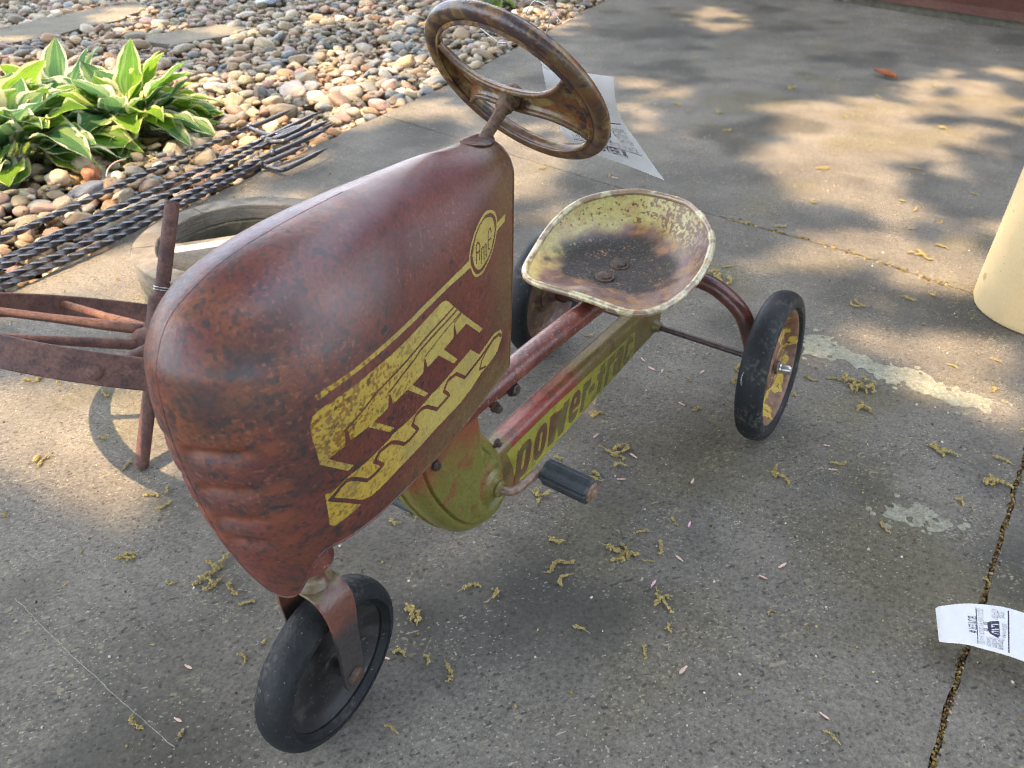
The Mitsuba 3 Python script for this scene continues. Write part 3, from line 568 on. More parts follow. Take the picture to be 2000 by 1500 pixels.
def hood_half(sgn, off=0.0):
    nS, nV = 120, 124
    Xl = 1 - (1 - np.linspace(0, 1, nS)) ** 2.0; v = np.sin(np.linspace(0, 1, nV) * np.pi / 2) ** .95
    Xg, Vg = np.meshgrid(Xl, v, indexing='ij'); zb, zt = hood_zb(Xg), hood_zt(Xg)
    z = zb + (zt - zb) * Vg; x = XR + (hood_xf(z) - XR) * Xg; y = hood_plan(Xg) * hood_taper(z) * hood_m(Xg, z)
    # pressed ribs across the nose
    rib = 0
    for k, zc in enumerate((.463, .425, .390, .361)):
        w = .80 - .06 * k
        dz_ = (z - zc) / np.where(z > zc, .0026, .0085)
        rib = rib + np.exp(-dz_ ** 2) * sstep(.004, .016, y) * sstep(.058 * w + .012, .058 * w - .004, y) * sstep(.72, .80, Xg)
    dent = .00022 * (meshkit.fbm(np.stack([x, y * 2, z], -1) * 17, 2) - .5)
    V = np.stack([x, y, z], -1)
    du = np.gradient(V, axis=0); dv = np.gradient(V, axis=1); nr = np.cross(du, dv); nr /= np.linalg.norm(nr, axis=-1, keepdims=True) + 1e-9
    nr *= np.where((nr[..., 1:2] < 0), -1, 1)
    out = np.stack([np.maximum(nr[..., 0], 0) * 1.0, nr[..., 1] * .6, 0 * z], -1)
    V = V + out * (rib * (-.0060 if sgn > 0 else -.0045))[..., None] + nr * (dent * sstep(.0, .01, y))[..., None] + nr * off
    V[-1, :, 1] = 0; V[:, -1, 1] = 0
    V[..., 1] *= sgn
    i, j = np.meshgrid(np.arange(nS - 1), np.arange(nV - 1), indexing='ij'); a = i * nV + j
    q = np.stack([a, a + nV, a + nV + 1, a + 1], -1).reshape(-1, 4)
    if sgn > 0: q = q[:, ::-1]
    return V, trimesh.Trimesh(V.reshape(-1, 3), np.vstack([q[:, [0, 1, 2]], q[:, [0, 2, 3]]]), process=False)
HV, hl = hood_half(1); HVr, hr = hood_half(-1)
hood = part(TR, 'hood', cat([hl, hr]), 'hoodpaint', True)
for G_ in (HV, HVr):
    part(hood, 'hem', cat([tube(np.vstack([G_[0, ::-2], G_[::2, 0]]), .0010, 6)]), 'hoodpaint', True)
sd = np.array(HV[-1, ::2]); part(hood, 'seam', tube(sd + np.array([.0000, 0, 0]), .0004, 6), 'hoodpaint', True)
# collar where the steering column leaves the hood
cx = np.linspace(.490, .528, 9); sy = np.linspace(-1, 1, 13); cv = []
for a in cx:
    half = .0155 * math.sqrt(max(0, 1 - ((a - .509) / .0192) ** 2))
    for b in sy:
        y = half * b; zz = np.linspace(.54, .5845, 120); yy = hood_y(np.full(120, max(a, XR)), zz); z = np.interp(-abs(y), -yy, zz)
        cv.append([a, y, z + .0016])
cv = np.array(cv).reshape(9, 13, 3)
def gridmesh(V):
    n, m = V.shape[:2]; i, j = np.meshgrid(np.arange(n - 1), np.arange(m - 1), indexing='ij'); a = i * m + j
    q = np.stack([a, a + m, a + m + 1, a + 1], -1).reshape(-1, 4); return trimesh.Trimesh(V.reshape(-1, 3), np.vstack([q[:, [0, 1, 2]], q[:, [0, 2, 3]]]), process=False)
def sheet(V, t):
    """a closed thin sheet of thickness t from a grid of points"""
    du = np.gradient(V, axis=0); dv = np.gradient(V, axis=1); nr = np.cross(du, dv); nr /= np.linalg.norm(nr, axis=-1, keepdims=True) + 1e-12
    A, B = V + nr * t / 2, V - nr * t / 2; n, m = V.shape[:2]
    ring = [(i, 0) for i in range(n)] + [(n - 1, j) for j in range(1, m)] + [(i, m - 1) for i in range(n - 2, -1, -1)] + [(0, j) for j in range(m - 2, 0, -1)]
    idx = np.array([i * m + j for i, j in ring]); k = np.arange(len(idx)); k2 = (k + 1) % len(idx); o = n * m
    a, b = gridmesh(A), gridmesh(B)
    F = np.vstack([a.faces[:, ::-1], b.faces + o, np.stack([idx[k], idx[k2], idx[k2] + o], 1), np.stack([idx[k], idx[k2] + o, idx[k] + o], 1)])
    return trimesh.Trimesh(np.vstack([a.vertices, b.vertices]), F, process=False)
part(TR, 'column_collar', sheet(cv, .0016), 'archpaint', 30)
# printed decal on the near side of the hood
D = {'STRIPE': [[0.8116, 0.4944], [0.7984, 0.4963], [0.756, 0.4985], [0.6915, 0.5019], [0.6407, 0.5057], [0.5971, 0.5094], [0.595, 0.5018], [0.6359, 0.5011], [0.6875, 0.4975], [0.726, 0.4961], [0.7823, 0.4935], [0.8103, 0.4903]], 'STUB': [[0.5419, 0.5201], [0.5185, 0.5222], [0.516, 0.5218], [0.5185, 0.5147], [0.5418, 0.5121]], 'BODY': [[0.8115, 0.4822], [0.8059, 0.4834], [0.7853, 0.4847], [0.7613, 0.4863], [0.7312, 0.4871], [0.6876, 0.4897], [0.6531, 0.4931], [0.6484, 0.4931], [0.6435, 0.4914], [0.6394, 0.4879], [0.6326, 0.4803], [0.6275, 0.4749], [0.621, 0.4685], [0.6162, 0.4637], [0.5711, 0.4215], [0.5776, 0.42], [0.6077, 0.4481], [0.628, 0.4478], [0.6322, 0.4609], [0.6339, 0.462], [0.6352, 0.4483], [0.6542, 0.4471], [0.6273, 0.4196], [0.6345, 0.4191], [0.6639, 0.4468], [0.6839, 0.4465], [0.6864, 0.4574], [0.6883, 0.4579], [0.6913, 0.4458], [0.7092, 0.4445], [0.6844, 0.4184], [0.6905, 0.4187], [0.7172, 0.4444], [0.738, 0.4435], [0.7401, 0.4551], [0.7423, 0.4562], [0.7446, 0.4441], [0.7631, 0.442], [0.7378, 0.4177], [0.7446, 0.4178], [0.7705, 0.4418], [0.7814, 0.4415], [0.7893, 0.4407], [0.791, 0.4515], [0.7935, 0.4524], [0.7954, 0.4388], [0.8112, 0.4361], [0.8009, 0.4255], [0.7886, 0.414], [0.7947, 0.4119], [0.807, 0.4236], [0.8185, 0.4345], [0.8201, 0.4514], [0.8212, 0.4652], [0.8203, 0.4734], [0.8173, 0.4798]], 'LINES': [[[[0.7938, 0.4536], [0.7889, 0.4552], [0.7576, 0.4666], [0.7092, 0.4721], [0.6922, 0.4744], [0.663, 0.477], [0.6322, 0.4793]], 0.0021], [[[0.7414, 0.4573], [0.7223, 0.4629], [0.7018, 0.4667], [0.6935, 0.4693], [0.6616, 0.4718], [0.6262, 0.4733]], 0.0021], [[[0.6878, 0.4589], [0.6554, 0.4645], [0.6196, 0.467]], 0.0014], [[[0.6332, 0.4633], [0.6261, 0.4644], [0.6182, 0.4653]], 0.0018]], 'BAND': [[0.8171, 0.4008], [0.8109, 0.3998], [0.7953, 0.4063], [0.7792, 0.4076], [0.7412, 0.4119], [0.7431, 0.4129], [0.7127, 0.4114], [0.6772, 0.4134], [0.6685, 0.4121], [0.5989, 0.413], [0.5778, 0.3941], [0.5426, 0.3982], [0.5247, 0.3934], [0.5199, 0.3858], [0.5214, 0.3814], [0.5324, 0.3694], [0.5481, 0.3667], [0.572, 0.3671], [0.5974, 0.3631], [0.6201, 0.3624], [0.6699, 0.3675], [0.7237, 0.3685], [0.7342, 0.3682], [0.7711, 0.3662], [0.7814, 0.3662], [0.8116, 0.3595], [0.8155, 0.3641]], 'TRACK': [[0.8131, 0.3927], [0.804, 0.3997], [0.7976, 0.4026], [0.7922, 0.4014], [0.7847, 0.395], [0.7761, 0.3873], [0.7662, 0.3875], [0.7562, 0.39], [0.7664, 0.4014], [0.7594, 0.4073], [0.7445, 0.4059], [0.7371, 0.4011], [0.7256, 0.39], [0.7172, 0.3887], [0.7037, 0.3905], [0.7121, 0.4024], [0.7061, 0.409], [0.6969, 0.4093], [0.6874, 0.4053], [0.6693, 0.3891], [0.6449, 0.3885], [0.6557, 0.4014], [0.6474, 0.4081], [0.6304, 0.4044], [0.611, 0.387], [0.5727, 0.3883], [0.5423, 0.392], [0.5282, 0.3894], [0.5225, 0.3843]], 'TRACK2': [[0.8131, 0.3927], [0.8, 0.382], [0.7843, 0.3677], [0.7776, 0.3656]], 'TRACK3': [[0.5423, 0.392], [0.5593, 0.3877], [0.5717, 0.3826], [0.5765, 0.3744], [0.5619, 0.3684]], 'EMB_O': [[0.5495, 0.5392], [0.5401, 0.5323], [0.536, 0.5188], [0.5394, 0.507], [0.5478, 0.4953], [0.5643, 0.485], [0.5763, 0.484], [0.5866, 0.4872], [0.5955, 0.4988], [0.5983, 0.5093], [0.5934, 0.5197], [0.5798, 0.5325], [0.5662, 0.5394], [0.5583, 0.5413]], 'EMB_B': [[0.5499, 0.5362], [0.5421, 0.5302], [0.5382, 0.5197], [0.5415, 0.5079], [0.5498, 0.4962], [0.5663, 0.4872], [0.5776, 0.4868], [0.5853, 0.4897], [0.5931, 0.4994], [0.5958, 0.5083], [0.5913, 0.5188], [0.5783, 0.5308], [0.5653, 0.5369], [0.5573, 0.5381]], 'EMB_I': [[0.5538, 0.5337], [0.5468, 0.5292], [0.5428, 0.5204], [0.5435, 0.5117], [0.5519, 0.4984], [0.5627, 0.4923], [0.5735, 0.49], [0.5812, 0.4924], [0.5885, 0.5002], [0.5912, 0.5091], [0.59, 0.5143], [0.5817, 0.5255], [0.5713, 0.5331], [0.5619, 0.5354]], 'AMF': [[[0.5841, 0.5002], [0.5832, 0.5171], [0.5806, 0.5191], [0.5779, 0.5184], [0.5761, 0.5152], [0.577, 0.5005]], [[0.5836, 0.5097], [0.5768, 0.5093]], [[0.5731, 0.4953], [0.5725, 0.5098]], [[0.5726, 0.5083], [0.5696, 0.5103], [0.5673, 0.5089], [0.5668, 0.4951]], [[0.5666, 0.5086], [0.5636, 0.5105], [0.562, 0.5092], [0.5616, 0.4967]], [[0.5572, 0.5026], [0.5571, 0.5175], [0.5551, 0.522], [0.5518, 0.5218], [0.5504, 0.5171]], [[0.5566, 0.5111], [0.5506, 0.5112]], [[0.5571, 0.5038], [0.5544, 0.5014]]]}
def on_side(g, off, t=.00016, me=.008):
    vv, ff = fill(g, me); y = hood_y(vv[:, 0], vv[:, 1]); V = np.c_[vv[:, 0], y + off, vv[:, 1]]
    e = 1e-4
    fx = (hood_y(vv[:, 0] + e, vv[:, 1]) - hood_y(vv[:, 0] - e, vv[:, 1])) / (2 * e); fz = (hood_y(vv[:, 0], vv[:, 1] + e) - hood_y(vv[:, 0], vv[:, 1] - e)) / (2 * e)
    nr = np.stack([-fx, 1 + 0 * fx, -fz], 1); nr /= np.linalg.norm(nr, axis=1, keepdims=True)
    a = V[ff]; fn = np.cross(a[:, 1] - a[:, 0], a[:, 2] - a[:, 0]); ff = np.where((fn[:, 1] < 0)[:, None], ff[:, ::-1], ff)
    return trimesh.Trimesh(V + nr * .0002, ff, process=False)
def pg(l): return Polygon(l).buffer(0)
def smooth_line(l, w): 
    q = spline(np.array(l), 40) if len(l) > 2 else np.array(l); return LineString(q).buffer(w / 2, cap_style=2, join_style=1)
def ell(l):
    q = np.array(l + [l[0]]); s = np.arange(len(q)); cs = CubicSpline(s, q, bc_type='periodic'); return Polygon(cs(np.linspace(0, len(q) - 1, 90))).buffer(0)
lines = unary_union([LineString(l).buffer(w / 2, cap_style=2) for l, w in D['LINES']])
track = unary_union([LineString(D['TRACK']).buffer(.0019, join_style=1), LineString(D['TRACK2']).buffer(.0021), LineString(D['TRACK3']).buffer(.0013)])
EO, EB, EI = ell(D['EMB_O']), ell(D['EMB_B']), ell(D['EMB_I'])
part(hood, 'stripe', on_side(unary_union([pg(D['STRIPE']), pg(D['STUB'])]).difference(EO), .0), 'decalpaint', True, label='yellow stripe running back to the emblem')
part(hood, 'engine_decal', on_side(pg(D['BODY']).difference(lines), .0), 'decalpaint', True, label='worn yellow engine decal')
part(hood, 'crankshaft_decal', on_side(pg(D['BAND']).difference(track), .0), 'decalpaint', True, label='worn yellow lower decal with a winding brown line')
letters = unary_union([LineString(l).buffer(.00085) for l in D['AMF']])
emb = part(hood, 'emblem', on_side(unary_union([EO.difference(EB), EI.difference(letters)]), .0, me=.005), 'decalpaint', True, label='round yellow emblem with brown letters')
part(hood, 'emblem_letters', on_side(letters, .0001, me=.004), 'decalbrown', True)

# frame, column, steering wheel
part(TR, 'frame_tube', tube([(.79, 0, .281), (.45, 0, .2805), (.21, 0, .272), (.10, 0, .252), (.0, 0, .240)], .0160, 20, 40), 'redpaint', True)
col = part(TR, 'steering_column', tube([(.545, 0, .553), (.452, 0, .6135)], .0062, 14, 10), 'columnrust', True)
cd = unit([-.057, 0, .037])
part(col, 'hub_sleeve', lathe([(.0062, -.012), (.0092, -.010), (.0095, .010), (.0080, .014), (0, .014)], (.455, 0, .6115), cd, 20), 'columnrust', 30)
nW = unit([-math.sin(.8957), .099, math.cos(.8957)]); cW = np.array([.441, 0, .621])
aW = unit(np.cross(nW, [1, 0, 0])); aW = aW if aW[1] > 0 else -aW; aW = unit(np.array([0, 1, 0]) - nW * nW[1]); bW = np.cross(nW, aW)
SW = TR + '__steering_wheel'
def wheel_pt(a, b, h): return cW + a[..., None] * aW + b[..., None] * bW + h[..., None] * nW
_s = np.linspace(0, 2 * np.pi, 25)
rimprof = np.stack([.0975 + .0088 * np.cos(_s), .0082 * np.sin(_s)], 1)
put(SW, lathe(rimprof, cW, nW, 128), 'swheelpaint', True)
# inner flange of the stamped rim and the two-ended spoke plate
part(SW, 'rim_flange', lathe([(.0915, -.0065), (.0885, -.0088), (.0872, -.0082), (.0878, -.0068), (.0910, -.004)], cW, nW, 96), 'swheelpaint', 30)
na = 61; aa = np.linspace(-.0885, .0885, na)
hh = .0132 + .049 * np.abs(aa / .0885) ** 3.6
cap = np.sqrt(np.maximum(.0905 ** 2 - aa ** 2, 1e-6)); hh = np.minimum(hh, np.maximum(cap, .004))
dish = -.0125 * (1 - np.abs(aa / .0885) ** 1.8)
tb = np.linspace(-1, 1, 21)
A_, B_ = np.meshgrid(aa, tb, indexing='ij')
bev = .0065 * np.clip((np.abs(B_) - .62) / .38, 0, 1) ** 2
Vp = wheel_pt(A_, B_ * hh[:, None], dish[:, None] + .004 - bev * 1.15 + .0035 * np.exp(-(B_ / .30) ** 2) * np.exp(-(A_ / .05) ** 4))
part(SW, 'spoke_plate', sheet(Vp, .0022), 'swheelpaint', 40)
for sg in (1, -1):
    ok_ = (.0132 + .049 * np.abs(aa / .0885) ** 3.6) < cap; eb = wheel_pt(aa[ok_], sg * hh[ok_], dish[ok_] + .004 - .0068)
    part(SW, 'rolled_edge', tube(eb, .0030, 10, 80), 'swheelpaint', True)
part(SW, 'hub_boss', lathe([(.0, .006), (.010, .005), (.0110, .001), (.0118, -.004), (.0085, -.007), (.0080, -.016), (.006, -.017)], cW - nW * .0125, nW, 28), 'columnrust', 40)
part(SW, 'curl', tube([(.4105, .0479, .6262), (.4105, .0434, .6226), (.4105, .0392, .6235), (.4105, .0372, .6266), (.4105, .0383, .6292), (.4105, .0418, .6292)], .0022, 8, 24), 'redpaint', True)

# rear arch, axle, wheels
part(TR, 'rear_arch', tube([(.0, y, z) for y, z in [(-.187, .120), (-.180, .142), (-.170, .166), (-.153, .197), (-.122, .221), (-.089, .234), (-.04, .238), (.04, .238), (.089, .234), (.122, .221), (.153, .197), (.170, .166), (.180, .142), (.187, .120)]], .0138, 20, 90), 'archpaint', True)
part(TR, 'rear_axle', tube([(0, -.235, .125), (0, .20, .125)], .0052, 12, 6), 'axlesteel', True)
def wheel(name, c, n, R, hw, lab=None, outer=1, dark=False):
    w = numbered(TR + '__' + name)
    s = np.linspace(-np.pi * .5, np.pi * .5, 15); ri = R * .765
    prof = [(ri, -hw * .62), (ri + .006, -hw * .95)] + [(R - .017 + .017 * math.cos(a) ** .8, hw * math.sin(a) * 1.0) for a in s] + [(ri + .006, hw * .95), (ri, hw * .62), (ri, -hw * .62)]
    put(w, lathe(prof, c, n, 96), 'rubber', 40)
    if lab: tag(w, lab)
    part(w, 'mould_line', cat([torus(np.asarray(c) + np.asarray(n) * q * hw * .93, n, R * .865, .0009, 96, 6) for q in (1, -1)]), 'rubber', True)
    return w
nN = unit([-.015, .995, .105]); cN = np.array([.007, .2175, .125])
wn = wheel('rear_wheel', cN, nN, .125, .0215, 'near rear wheel with worn yellow disc')
pdir = unit(np.array([.90, 0, .30])); pdir = unit(pdir - nN * (pdir @ nN)); pn = unit(pdir * .96 - nN * .12)
part(wn, 'patch', sweep(np.array([cN + pdir * .1246 - nN * .004 + np.cross(pn, nN) * (.015 * math.cos(a_)) + nN * (.0085 * math.sin(a_)) - pdir * (.0010 * math.cos(a_) ** 2 + .0008 + .0016 * abs(math.sin(a_) * .0085 - .004) / .0125) for a_ in np.linspace(0, 6.4, 40)]), circ(.0009, 6)), 'lichenmat', True, label='scuffed pale ring on the tyre')
def rim(w, c, n, bs, k=1.0):
    return part(w, 'disc', lathe([(0, .003), (.012, .003), (.016, .006), (.036, .006), (.041, .001), (.046, -.001), (.078, -.0045), (.083, -.001), (.088, .010), (.0935, .0145), (.0965, .0155), (.0985, .0135), (.0965, -.013), (.093, -.016), (.088, -.012), (.083, -.006), (.045, -.010), (.03, -.008), (0, -.008)], c, n, 96), bs, 40)
rim(wn, cN, nN, 'rimdisc')
cp = part(wn, 'hub_washer', lathe([(0, .0045), (.0075, .0045), (.0110, .0030), (.0115, 0), (.006, -.001)], cN + nN * .008, nN, 24), 'darkbolt', 30)
part(wn, 'hub_cap', lathe([(0, .0215), (.0055, .0205), (.0075, .0165), (.0078, .006), (.0092, .004), (.0092, 0), (0, 0)], cN + nN * .0115, nN, 28), 'chrome', 30)
nF = unit([-.02, 1, 0]); cF = np.array([0, -.2185, .125])
wf = wheel('rear_wheel', cF, nF, .125, .0205, 'far rear wheel showing its rusty inner side')
rim(wf, cF, nF, 'rimdark')
part(wf, 'hub_bearing', lathe([(.0, .024), (.012, .024), (.016, .020), (.018, .014), (.024, .012), (.030, .010), (.033, .008), (.030, .006)], cF, nF, 40), 'rimdark', 30)

# seat
ox = np.array([(.2740, 0), (.2755, .030), (.2790, .060), (.2755, .0870), (.2490, .1080), (.2075, .1195), (.1626, .1258), (.117, .1198), (.078, .0985), (.043, .0610), (.0265, .0345), (.0220, 0)])
ox = np.vstack([ox, (ox[1:-1] * [1, -1])[::-1]])
_k = np.arange(len(ox) + 1); _cs = CubicSpline(_k, np.vstack([ox, ox[:1]]), bc_type='periodic'); out2 = _cs(np.linspace(0, len(ox), 121)[:-1])
def rimz(x, y): return .3085 + .064 * sstep(.25, .02, x) ** 1.15 + .006 * (y / .12) ** 2
cs2 = np.array([.165, 0.0])
def seat_pt(t):
    """t from 0 at the middle to 1 at the rim"""
    q = cs2 + (out2 - cs2) * t; zr = rimz(out2[:, 0], out2[:, 1])
    f = t ** 4.2 * .88 + .12 * t
    zq = .2965 + (zr - .2965) * f
    zq = zq + .0175 * np.exp(-(q[:, 1] / .028) ** 2) * np.clip((q[:, 0] - .218) / .044, 0, 1) ** 1.2 * (1 - .97 * t ** 8)
    return np.c_[q, zq]
ts = np.r_[np.linspace(0.02, .9, 26), np.linspace(.92, 1.0, 6)]
rings = np.array([seat_pt(t) for t in ts]); und = np.array([seat_pt(t) - [0, 0, .003] for t in ts[::-1]])
allr = np.vstack([rings, und]); n_, m_ = allr.shape[:2]
i, j = np.meshgrid(np.arange(n_ - 1), np.arange(m_), indexing='ij'); q = np.stack([i * m_ + j, i * m_ + (j + 1) % m_, (i + 1) * m_ + (j + 1) % m_, (i + 1) * m_ + j], -1).reshape(-1, 4)
cv = np.vstack([allr.reshape(-1, 3), [*cs2, .2965], [*cs2, .2935]]); kk = np.arange(m_); o = n_ * m_
Fs = np.vstack([q[:, [0, 1, 2]], q[:, [0, 2, 3]], np.stack([kk * 0 + o, (kk + 1) % m_, kk], 1), np.stack([kk * 0 + o + 1, (n_ - 1) * m_ + kk, (n_ - 1) * m_ + (kk + 1) % m_], 1)])
ST = part(TR, 'seat', trimesh.Trimesh(cv, Fs[:, ::-1], process=False), 'seatpaint', 45, label='worn pan seat with black grit and yellow paint left at the back')
rp = seat_pt(1.0); rp = np.vstack([rp, rp[:2]]); rp[:, 2] -= .0022
part(ST, 'rolled_rim', sweep(rp, circ(.0052, 12), closed_ends=False), 'seatrimpaint', True)
for bx_ in (.142, .190):
    part(ST, 'bolt', lathe([(0, .0056), (.006, .0052), (.0100, .0034), (.0112, .0008), (.0146, .0006), (.0155, -.003)], (bx_, -.008, .3000), (0.06, .05, 1), 24), 'darkbolt', 40)
part(TR, 'seat_bracket', cat([box((.165, 0, .2875), (.11, .030, .010)), box((.12, 0, .275), (.05, .026, .022))]), 'axlesteel', False)

# chain guard: a stamped cover over the chain
def offset_loft(out, rs, ys, close=True):
    """rings of an outline in the xz plane, inset by rs at depth ys"""
    L = []
    P0 = Polygon(out); P0 = P0 if P0.exterior.is_ccw else Polygon(out[::-1])
    o = np.array(P0.exterior.coords)[:-1]; nxt, prv = np.roll(o, -1, 0), np.roll(o, 1, 0); tn = nxt - prv; tn /= np.linalg.norm(tn, axis=1, keepdims=True); nr = np.stack([-tn[:, 1], tn[:, 0]], 1)
    for r_, y_ in zip(rs, ys):
        q = o + nr * r_; L.append(np.stack([q[:, 0], np.full(len(q), y_), q[:, 1]], 1))
    return np.array(L)
def loft(L, cap0=False, cap1=True):
    n, m = L.shape[:2]; i, j = np.meshgrid(np.arange(n - 1), np.arange(m), indexing='ij'); q = np.stack([i * m + j, i * m + (j + 1) % m, (i + 1) * m + (j + 1) % m, (i + 1) * m + j], -1).reshape(-1, 4)
    V = L.reshape(-1, 3); F = [q[:, [0, 1, 2]], q[:, [0, 2, 3]]]; k = np.arange(m)
    for flag, r_, rev in ((cap0, 0, 1), (cap1, n - 1, 0)):
        if flag:
            c = L[r_].mean(0); V = np.vstack([V, c]); f = np.stack([k * 0 + len(V) - 1, r_ * m + k, r_ * m + (k + 1) % m], 1); F.append(f[:, ::-1] if rev else f)
    return trimesh.Trimesh(V, np.vstack(F), process=False)
def resample(pts, n, rounds=3):
    p = np.array(pts, float)
    for _ in range(rounds):
        p = np.stack([.75 * p + .25 * np.roll(p, -1, 0), .25 * p + .75 * np.roll(p, -1, 0)], 1).reshape(-1, 2)
    ln = LineString(np.vstack([p, p[:1]])); return np.array([ln.interpolate(i / n, normalized=True).coords[0] for i in range(n)])
YG = .006
gout = resample([(.508, .176), (.44, .1795), (.29, .1815), (.12, .1805), (.04, .179), (-.018, .165), (-.034, .138), (-.032, .112), (-.012, .099), (.02, .0985), (.1836, .0930), (.347, .0800), (.43, .0720), (.500, .074), (.512, .085), (.512, .16)], 260, 2)
a = np.linspace(0, np.pi / 2, 10)
L = np.concatenate([offset_loft(gout, [0, 0], [-.020, YG - .013]), offset_loft(gout, .013 * (1 - np.cos(a[1:])), YG - .013 + .013 * np.sin(a[1:]))])
GD = part(TR, 'chain_guard', loft(L), 'guardpaint', 40)
part(GD, 'hem', sweep(np.vstack([L[0], L[0][:2]]), circ(.0011, 6), closed_ends=False), 'guardpaint', True)
part(GD, 'axle_boss', lathe([(.0055, .012), (.0085, .011), (.010, .006), (.0135, .001), (.014, -.002)], (0, YG, .125), (0, 1, 0), 24), 'guardpaint', 30)
def flat_xz(g, y, t=.0003):
    m = extrude(g, 0, t); v = np.array(m.vertices); return trimesh.Trimesh(np.c_[v[:, 0], y + v[:, 2], v[:, 1]], m.faces[:, ::-1], process=False)
yel = Polygon([(.4655, .1600), (.44, .1618), (.3593, .1635), (.2246, .1600), (.0873, .1570), (.0830, .153), (.082, .1045), (.0925, .1040), (.1836, .0985), (.349, .0860), (.4300, .0795), (.4450, .0800), (.4440, .10), (.452, .130)])
part(GD, 'yellow_panel', flat_xz(yel, YG + .0001), 'guardyellow', False)
# the lettering: chunky lower-case letters drawn as thick strokes in a unit cell
def _st(*lines, w=.17): return unary_union([LineString(l).buffer(w, cap_style=2, join_style=1) for l in lines])
def _rb(x0, y0, x1, y1, r): return Polygon([(x0, y0), (x1, y0), (x1, y1), (x0, y1)]).buffer(-r).buffer(r)
_o = _rb(0, 0, 1, 1, .42).difference(_rb(.40, .22, .60, .78, .09))
GL = {'p': unary_union([_rb(0, 0, 1, 1, .34), Polygon([(0, -.28), (.40, -.28), (.40, .5), (0, 1)])]).difference(_rb(.40, .24, .60, .78, .08)),
      'o': _o, 'w': unary_union([_st([(.16, 1.0), (.24, 0)], w=.16), _st([(.24, 0), (.50, .9)], w=.13), _st([(.50, .9), (.74, 0)], w=.13), _st([(.74, 0), (.86, 1.0)], w=.15)]).intersection(_rb(0, 0, 1, 1, .01)),
      'e': _rb(0, 0, 1, 1, .42).difference(_rb(.40, .58, .60, .80, .07)).difference(Polygon([(.40, .30), (1.1, .26), (1.1, .40), (.40, .40)])),
      'r': unary_union([Polygon([(0, 0), (.48, 0), (.48, 1), (0, 1)]), Polygon([(.40, .62), (1, .72), (1, 1), (.40, .95)])]),
      '-': Polygon([(0, .1), (1, .1), (1, .9), (0, .9)]),
      't': unary_union([Polygon([(.28, 0), (.80, 0), (.80, 1), (.28, 1)]), Polygon([(0, .58), (1, .58), (1, .78), (0, .78)])]),
      'a': unary_union([_rb(0, 0, 1, 1, .36), Polygon([(.6, 0), (1, 0), (1, .6), (.6, .6)])]).difference(_rb(.38, .18, .60, .42, .06)).difference(Polygon([(-.1, .60), (.56, .60), (.56, .74), (-.1, .74)])),
      'c': _rb(0, 0, 1, 1, .42).difference(Polygon([(.42, .22), (1.1, .30), (1.1, .66), (.42, .78)]).union(_rb(.40, .22, .62, .78, .08)))}
def letter(ch, x0, x1, z0, z1):
    m = extrude(GL[ch], 0, .0003); v = np.array(m.vertices); z = z0 + (z1 - z0) * v[:, 1]; x = x0 + (x1 - x0) * v[:, 0] - .16 * (z - z0)
    return trimesh.Trimesh(np.c_[x, YG + .0004 + v[:, 2], z], m.faces[:, ::-1], process=False)
LT = [('p', .447, .410, .0905, .148), ('o', .401, .367, .0930, .1495), ('w', .363, .308, .0955, .1500), ('e', .303, .271, .0975, .1500), ('r', .265, .241, .0990, .1500),
      ('-', .239, .222, .117, .133), ('t', .219, .193, .1010, .1535), ('r', .187, .163, .1020, .1520), ('a', .160, .129, .1035, .1525), ('c', .124, .094, .1050, .1530)]
part(GD, 'lettering', cat([letter(*q) for q in LT]), 'guardletter', False, label='brown lettering on the yellow panel')

# crank housing in front of it
hp = [(.522, .300), (.522, .262), (.514, .2234), (.4956, .2034), (.4758, .1700), (.4680, .1300), (.4672, .0960), (.4735, .0725), (.4996, .0650), (.5394, .0767), (.5645, .0912), (.5839, .1101), (.6072, .1432), (.6305, .187), (.6438, .2197), (.6531, .2549), (.660, .300)]
hout = resample(hp, 200, 2); hc = np.array([.520, .150])
Lh = [offset_loft(hout, [-.0025, -.0025, 0.0], [-.030, -.020, -.018])]
Lh.append(offset_loft(hout, .016 * (1 - np.cos(a)), -.0075 + .018 * np.sin(a)))
last = Lh[-1][-1]; inner = []
for t in np.r_[np.linspace(.02, .14, 10), np.linspace(.17, .97, 24)]:
    qx = last[:, 0] + (hc[0] - last[:, 0]) * t; qz = last[:, 2] + (hc[1] - last[:, 2]) * t
    d = np.hypot(qx - .508, qz - .139)
    yv = YG + .0045 + .007 * np.exp(-(d / .020) ** 2) - .0035 * np.exp(-((d - .027) / .006) ** 2) + .0035 * np.exp(-((d - .038) / .007) ** 2) + .004 * sstep(.11, .04, d)
    yv = yv - .0045 * (1 - sstep(.035, .07, t))
    inner.append(np.stack([qx, yv, qz], 1))
HS = part(TR, 'crank_housing', loft(np.concatenate(Lh + [np.array(inner)])), 'housingpaint', 45, label='olive and red crank housing below the hood')
part(HS, 'screw', cat([hexbolt((.4930, YG + .004, .1985), (0, 1, 0), .0042, .006), lathe([(0, .004), (.006, .002), (.0068, 0)], (.4930, YG + .003, .1985), (0, 1, 0), 16)]), 'darkbolt', 30)
part(HS, 'bearing', lathe([(.0045, .012), (.0105, .0115), (.0115, .009), (.0105, .006), (.013, .005), (.0145, 0)], (.508, YG + .010, .139), (0, 1, 0), 28), 'housingpaint', 30)
